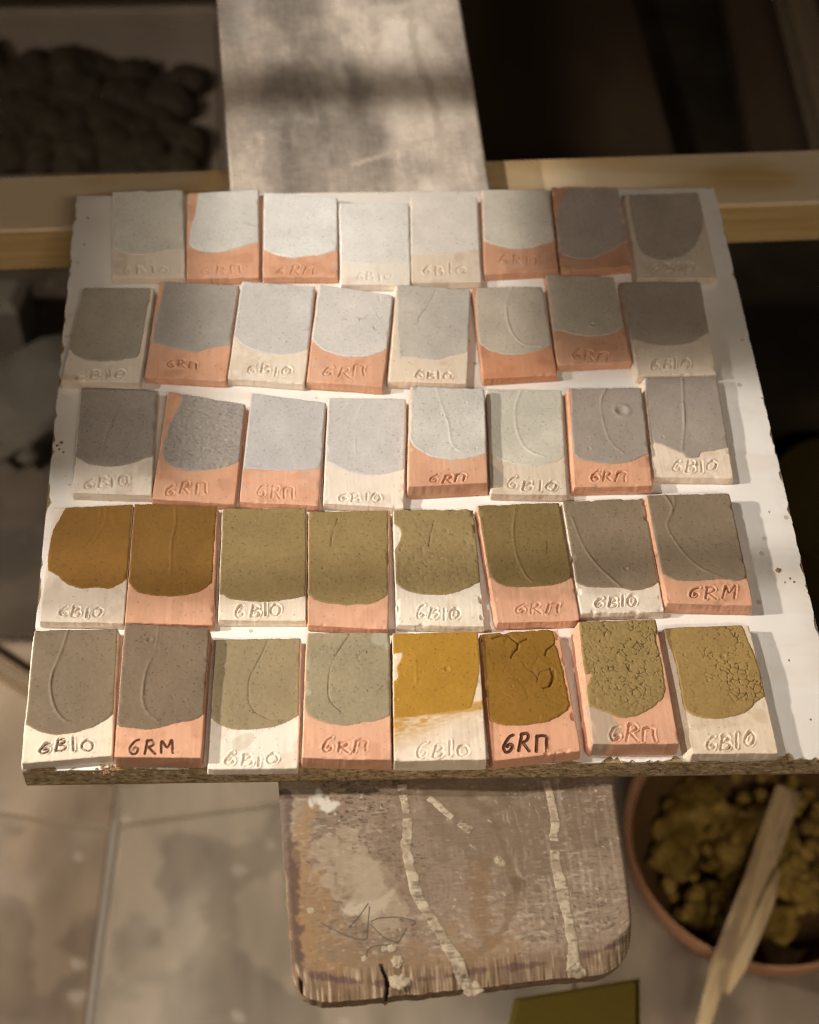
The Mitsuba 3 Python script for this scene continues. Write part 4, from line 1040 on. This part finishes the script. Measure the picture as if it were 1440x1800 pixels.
for i in range(210):
    a, rr_ = rn.uniform(0, 6.283), R * .78 * math.sqrt(rn.random())
    cx_, cy_ = rr_ * math.cos(a) - .016, rr_ * math.sin(a) + .022
    rr_ = math.hypot(cx_, cy_)
    if rr_ > R * .84: continue
    big = (.026, .021, .015, .010, .006)[min(4, i // 15)] * rn.uniform(.8, 1.2)
    z_ = .024 + .026 * (1 - (rr_ / R) ** 2) + (rn.uniform(-.012, .014) if i < 60 else rn.uniform(.006, .022))
    if rr_ + big * 1.15 > R * np.interp(z_, [.02, .045, .085], [.55, .80, .93]): continue
    ms.append(lump((bc_[0] + cx_, bc_[1] + cy_, z_), big, rn.randrange(9999), .9, .75))
cr = numbered('clay_crumbs')
scene[cr] = mikit.ply(join(*ms), 'ochre_clay', smooth=True)
labels[cr] = {'label': 'crumbly ochre clay scraps filling the terracotta bowl', 'category': 'clay', 'kind': 'stuff'}
stick = thing('wooden_stick', 'flat split wooden stick lying over the rim of the terracotta bowl', 'stick')


def bar(line, widths, thick, zs):
    """A flat bar along pixels with its heights; every station has its own width."""
    c = np.array([at(x, y, z) for (x, y), z in zip(line, zs)])
    cc = []; ww = []
    tt = np.linspace(0, len(c) - 1, 60)
    for t in tt:
        i = min(int(t), len(c) - 2); k = t - i
        cc.append(c[i] * (1 - k) + c[i + 1] * k); ww.append(widths[i] * (1 - k) + widths[i + 1] * k)
    cc, ww = np.array(cc), np.array(ww)
    g = np.gradient(cc, axis=0); g /= np.linalg.norm(g, axis=1, keepdims=True)
    sd = np.cross(g, [0, 0, 1.]); sd /= np.linalg.norm(sd, axis=1, keepdims=True); up = np.cross(sd, g)
    ww = ww * (1 + .05 * (fb(tt * 3, tt * 0, 4, 2) - .5))
    prof = [(-1, -.7), (-1, .6), (-.85, 1), (.85, 1), (1, .6), (1, -.7), (.85, -1), (-.85, -1), (-1, -.7)]
    P = np.stack([cc + sd * (a * ww / 2)[:, None] + up * (b * thick / 2) for a, b in prof], 1)
    m = grid_mesh(P)
    v = m[0]; n = len(prof)
    e = len(cc)
    caps = [[0, k, k + 1] for k in range(1, n - 2)] + [[(e - 1) * n, (e - 1) * n + k + 1, (e - 1) * n + k] for k in range(1, n - 2)]
    return v, np.vstack([m[1], caps])


part(stick, 'blade', bar([(1386, 1390), (1354, 1480), (1328, 1553), (1296, 1628), (1270, 1694), (1252, 1750), (1232, 1818), (1220, 1852)], [.024, .0245, .023, .020, .019, .014, .011, .011], .005, [.080, .095, .105, .113, .120, .125, .131, .133]), 'lath', smooth=35)
part(stick, 'splinter', bar([(1368, 1533), (1351, 1580), (1325, 1642), (1300, 1700), (1280, 1745)], [.003, .012, .013, .012, .004], .0045, [.112, .113, .117, .121, .124]), 'lath', 'splinter split off the side of the stick', smooth=35)

# ------------------------------------------------------------------ below the plank's end
tub = thing('olive_tub', 'olive yellow tub lid at the bottom edge below the plank', 'tub')
tq = ats([(860, 1960), (1128, 1930), (1126, 1716), (905, 1752)], .30)
part(tub, 'tub_lid', slab(tq, .30, .018, .004), 'olive_plastic', smooth=30)
cen = tq.mean(0)
part(tub, 'tub_wall', slab(np.array([cen + (p - cen) * .93 for p in tq]), .281, .268, .003), 'olive_plastic', smooth=30)

# ------------------------------------------------------------------ dark things on the floor at the back
tray = thing('brown_tray', 'low brown tray holding dark clay lumps in the dim area at the upper left', 'tray')
tz = .05
part(tray, 'tray_base', slab(ats([(-120, 330), (392, 320), (384, 38), (-120, 45)], tz), tz, .02, .004), 'tray_brown')
c4 = ats([(-120, 330), (392, 320), (384, 38), (-120, 45)], tz)
for a, b in ((0, 1), (1, 2), (2, 3)):
    A_, B_ = c4[a], c4[b]; d_ = (B_ - A_) / np.linalg.norm(B_ - A_); n_ = np.array([d_[1], -d_[0], 0])
    part(tray, 'tray_rim', slab([A_ + n_ * .001, B_ + n_ * .001, B_ + n_ * .014, A_ + n_ * .014], tz + .02, .068, .003), 'tray_brown')
dl_ = numbered('dark_clay_lumps')
ms = []
for i in range(120):
    x = rn.uniform(-60, 345); y = rn.uniform(90, 300)
    if x > 150 and y < 115 + (x - 150) * .05: continue
    r_ = rn.uniform(.014, .034)
    c = at(x, y, tz + r_ * .4); ms.append(lump(c, r_ * 1.15, rn.randrange(9999), .6, .55))
scene[dl_] = mikit.ply(join(*ms), 'dark_clay', smooth=True)
labels[dl_] = {'label': 'dark olive clay lumps heaped in the brown tray at the upper left', 'category': 'clay', 'kind': 'stuff'}
for lab, q_, z_, mt in (('dark brown board on the floor right of the plank, left of the black gap', [(780, -60), (1100, -60), (1205, 330), (800, 330)], .10, 'dark_wood'),
                        ('dark brown board in the upper right corner, right of the black gap', [(1270, -60), (1560, -60), (1640, 330), (1335, 330)], .12, 'dark_wood')):
    k = thing('dark_board', lab, 'board', 'dark boards beside the black gap')
    part(k, 'board_panel', slab(ats(q_, z_), z_, .03, .004), mt)
k = thing('pale_timber', 'pale strip of timber crossing the top right corner', 'timber')
part(k, 'timber_length', slab(ats([(1372, -60), (1420, -60), (1500, 240), (1450, 240)], .20), .20, .045, .004), 'pale_timber')
k = thing('plaster_block', 'blurred pale grey block at the left edge below the pine beam', 'block')
part(k, 'block_body', slab(ats([(-90, 545), (28, 540), (52, 484), (-90, 478)], .10), .10, .08, .01), 'dull_grey', smooth=30)
k = thing('grey_rag', 'blurred grey rag on the floor at the left edge beside the board', 'rag')
m = lump(np.zeros(3), .085, 77, .3); c = at(15, 715, .03)
part(k, 'rag_cloth', (m[0] + c, m[1]), 'dull_grey', smooth=True)
k = thing('timber_offcut', 'narrow pale timber offcut slanting out from the left edge, low on the floor', 'timber')
part(k, 'offcut_length', slab(ats([(-140, 1090), (-130, 1062), (78, 1196), (66, 1216)], .045), .045, .03, .003), 'pale_timber')
k = thing('olive_basin', 'blurred olive basin at the right edge beside the board', 'basin')
part(k, 'basin_wall', lathe([(.001, .02), (.07, .02), (.085, .10), (.09, .10), (.088, .09), (.075, .01), (.001, .01)], 48, (*at(1490, 900, .08)[:2], 0)), 'olive_dark', smooth=40)

# ------------------------------------------------------------------ work lamps, an added fill lamp and the slatted rack
def lamp(name, pos, target, r, power, tint, label):
    """A reflector lamp: a conical metal shade with a luminous disc in it."""
    k = thing(name, label, 'lamp')
    ax = np.asarray(target) - pos; dist = np.linalg.norm(ax); ax /= dist
    s = np.cross(ax, [0, 0, 1.]); s /= np.linalg.norm(s); u = np.cross(ax, s)
    M = np.column_stack([s, u, ax])
    cone = lathe([(.001, -.12), (.025, -.12), (.03, -.06), (r * 1.15, -.012), (r * 1.9, .05), (r * 1.93, .05), (r * 1.2, -.016), (.034, -.065)], 48)
    part(k, 'shade', (cone[0] @ M.T + pos, cone[1]), 'black_metal', smooth=40)
    n = 40; a = np.linspace(0, 2 * np.pi, n, endpoint=False)
    v = np.vstack([[0, 0, 0], np.column_stack([r * np.cos(a), r * np.sin(a), 0 * a])])
    f_ = np.array([[0, 1 + j, 1 + (j + 1) % n] for j in range(n)])
    L = power * dist ** 2 / (math.pi * r * r)
    kk = part(k, 'bulb', (v @ M.T + pos, f_), 'white_enamel')
    scene[kk]['emitter'] = {'type': 'area', 'radiance': {'type': 'rgb', 'value': [L * c for c in tint]}}


TGT = at(640, 560, ZB)
lamp('work_lamp', LAMP_A, TGT, .019, POWER_A, TINT_A, 'upper work lamp left of the board, above the frame')
lamp('work_lamp', LAMP_B, TGT, .026, POWER_B, TINT_B, 'lower work lamp left of the board, outside the frame')
k = thing('fill_lamp', 'added fill lamp, a long tube high behind the viewer, outside the frame', 'lamp')
cl_ = np.array([.25, -1.75, 2.55])  # unseen lamp added as fill for shaded parts and front faces
part(k, 'housing', slab([cl_ + [-.65, -.16, 0], cl_ + [.65, -.16, 0], cl_ + [.65, .16, 0], cl_ + [-.65, .16, 0]], cl_[2] + .06, .058, .004), 'white_enamel')
kk = part(k, 'diffuser', (np.array([cl_ + [-.6, -.13, -.003], cl_ + [.6, -.13, -.003], cl_ + [.6, .13, -.003], cl_ + [-.6, .13, -.003]]), np.array([[0, 2, 1], [0, 3, 2]])), 'white_enamel')
LC = POWER_C * (cl_[2] - ZB) ** 2 / (1.2 * .26)
scene[kk]['emitter'] = {'type': 'area', 'radiance': {'type': 'rgb', 'value': [LC * c for c in TINT_C]}}

# the slatted rack between the lamps and the board: it throws the soft shade over the far corners of the board and the bands over plank and tiles
rack = thing('hanging_rack', 'slatted wooden rack hanging between the work lamps and the board, outside the frame', 'rack')
RZ = ZB + .50


def over(lamp_pos, x, y, z=ZB + .008, h=RZ):
    """Where the ray from the lamp to the point (x, y, z) crosses height h."""
    p, l = np.array([x, y, z]), np.asarray(lamp_pos)
    return p + (l - p) * (h - z) / (l[2] - z)


xl, xr = -.125, .095                                   # the lit gap between the two shades on the board
slats = ((over(LAMP_B, -.62, 0)[0], over(LAMP_B, xl, 0)[0], over(LAMP_B, 0, -.10)[1]), (over(LAMP_B, xr, 0)[0], -.62, over(LAMP_B, 0, .045)[1]),
         (-.60, over(LAMP_A, xl, 0)[0], over(LAMP_A, 0, -.03)[1]), (over(LAMP_A, xr, 0)[0], -.20, over(LAMP_A, 0, .045)[1]))
for x0, x1, y0 in slats:
    part(rack, 'slat', slab([[x0, y0, 0], [x1, y0, 0], [x1, .85, 0], [x0, .85, 0]], RZ, .012, .002), 'pine')
yA0, yA1, yB0, yB1 = over(LAMP_A, 0, .332, ZP)[1], over(LAMP_A, 0, .372, ZP)[1], over(LAMP_B, 0, .335, ZP)[1], over(LAMP_B, 0, .40, ZP)[1]
for x0, x1, y0, y1 in ((-.60, -.20, yA0, yA1), (-1.10, -.62, yB0, yB1), (-1.10, -.20, .72, .76)):
    part(rack, 'crossbar', slab([[x0, y0, 0], [x1, y0, 0], [x1, y1, 0], [x0, y1, 0]], RZ - .0125, .018, .002), 'pine')


def rod(a, b, r, n=12):
    a, b = np.array(a, float), np.array(b, float)
    m = trimesh.creation.cylinder(r, segment=[a, b], sections=n)
    return np.array(m.vertices), np.array(m.faces)


def shade_point(x, y, lamp_pos, h):
    p = at(x, y, ZB + .008); l = np.asarray(lamp_pos)
    return p + (l - p) * (h - p[2]) / (l[2] - p[2])


ra, rb = shade_point(40, 1054, LAMP_A, ZB + .45), shade_point(1300, 978, LAMP_A, ZB + .45)
part(rack, 'rod', rod(ra + (ra - rb) * .5, rb + (rb - ra) * .2, .0055), 'black_metal', smooth=40)
for x, y in ((-1.08, .74), (-.22, .74), (-1.05, (yB0 + yB1) / 2), (-.22, (yA0 + yA1) / 2)):
    part(rack, 'hanger', rod((x, y, RZ + .001), (x, y, 2.75), .004), 'black_metal', smooth=40)
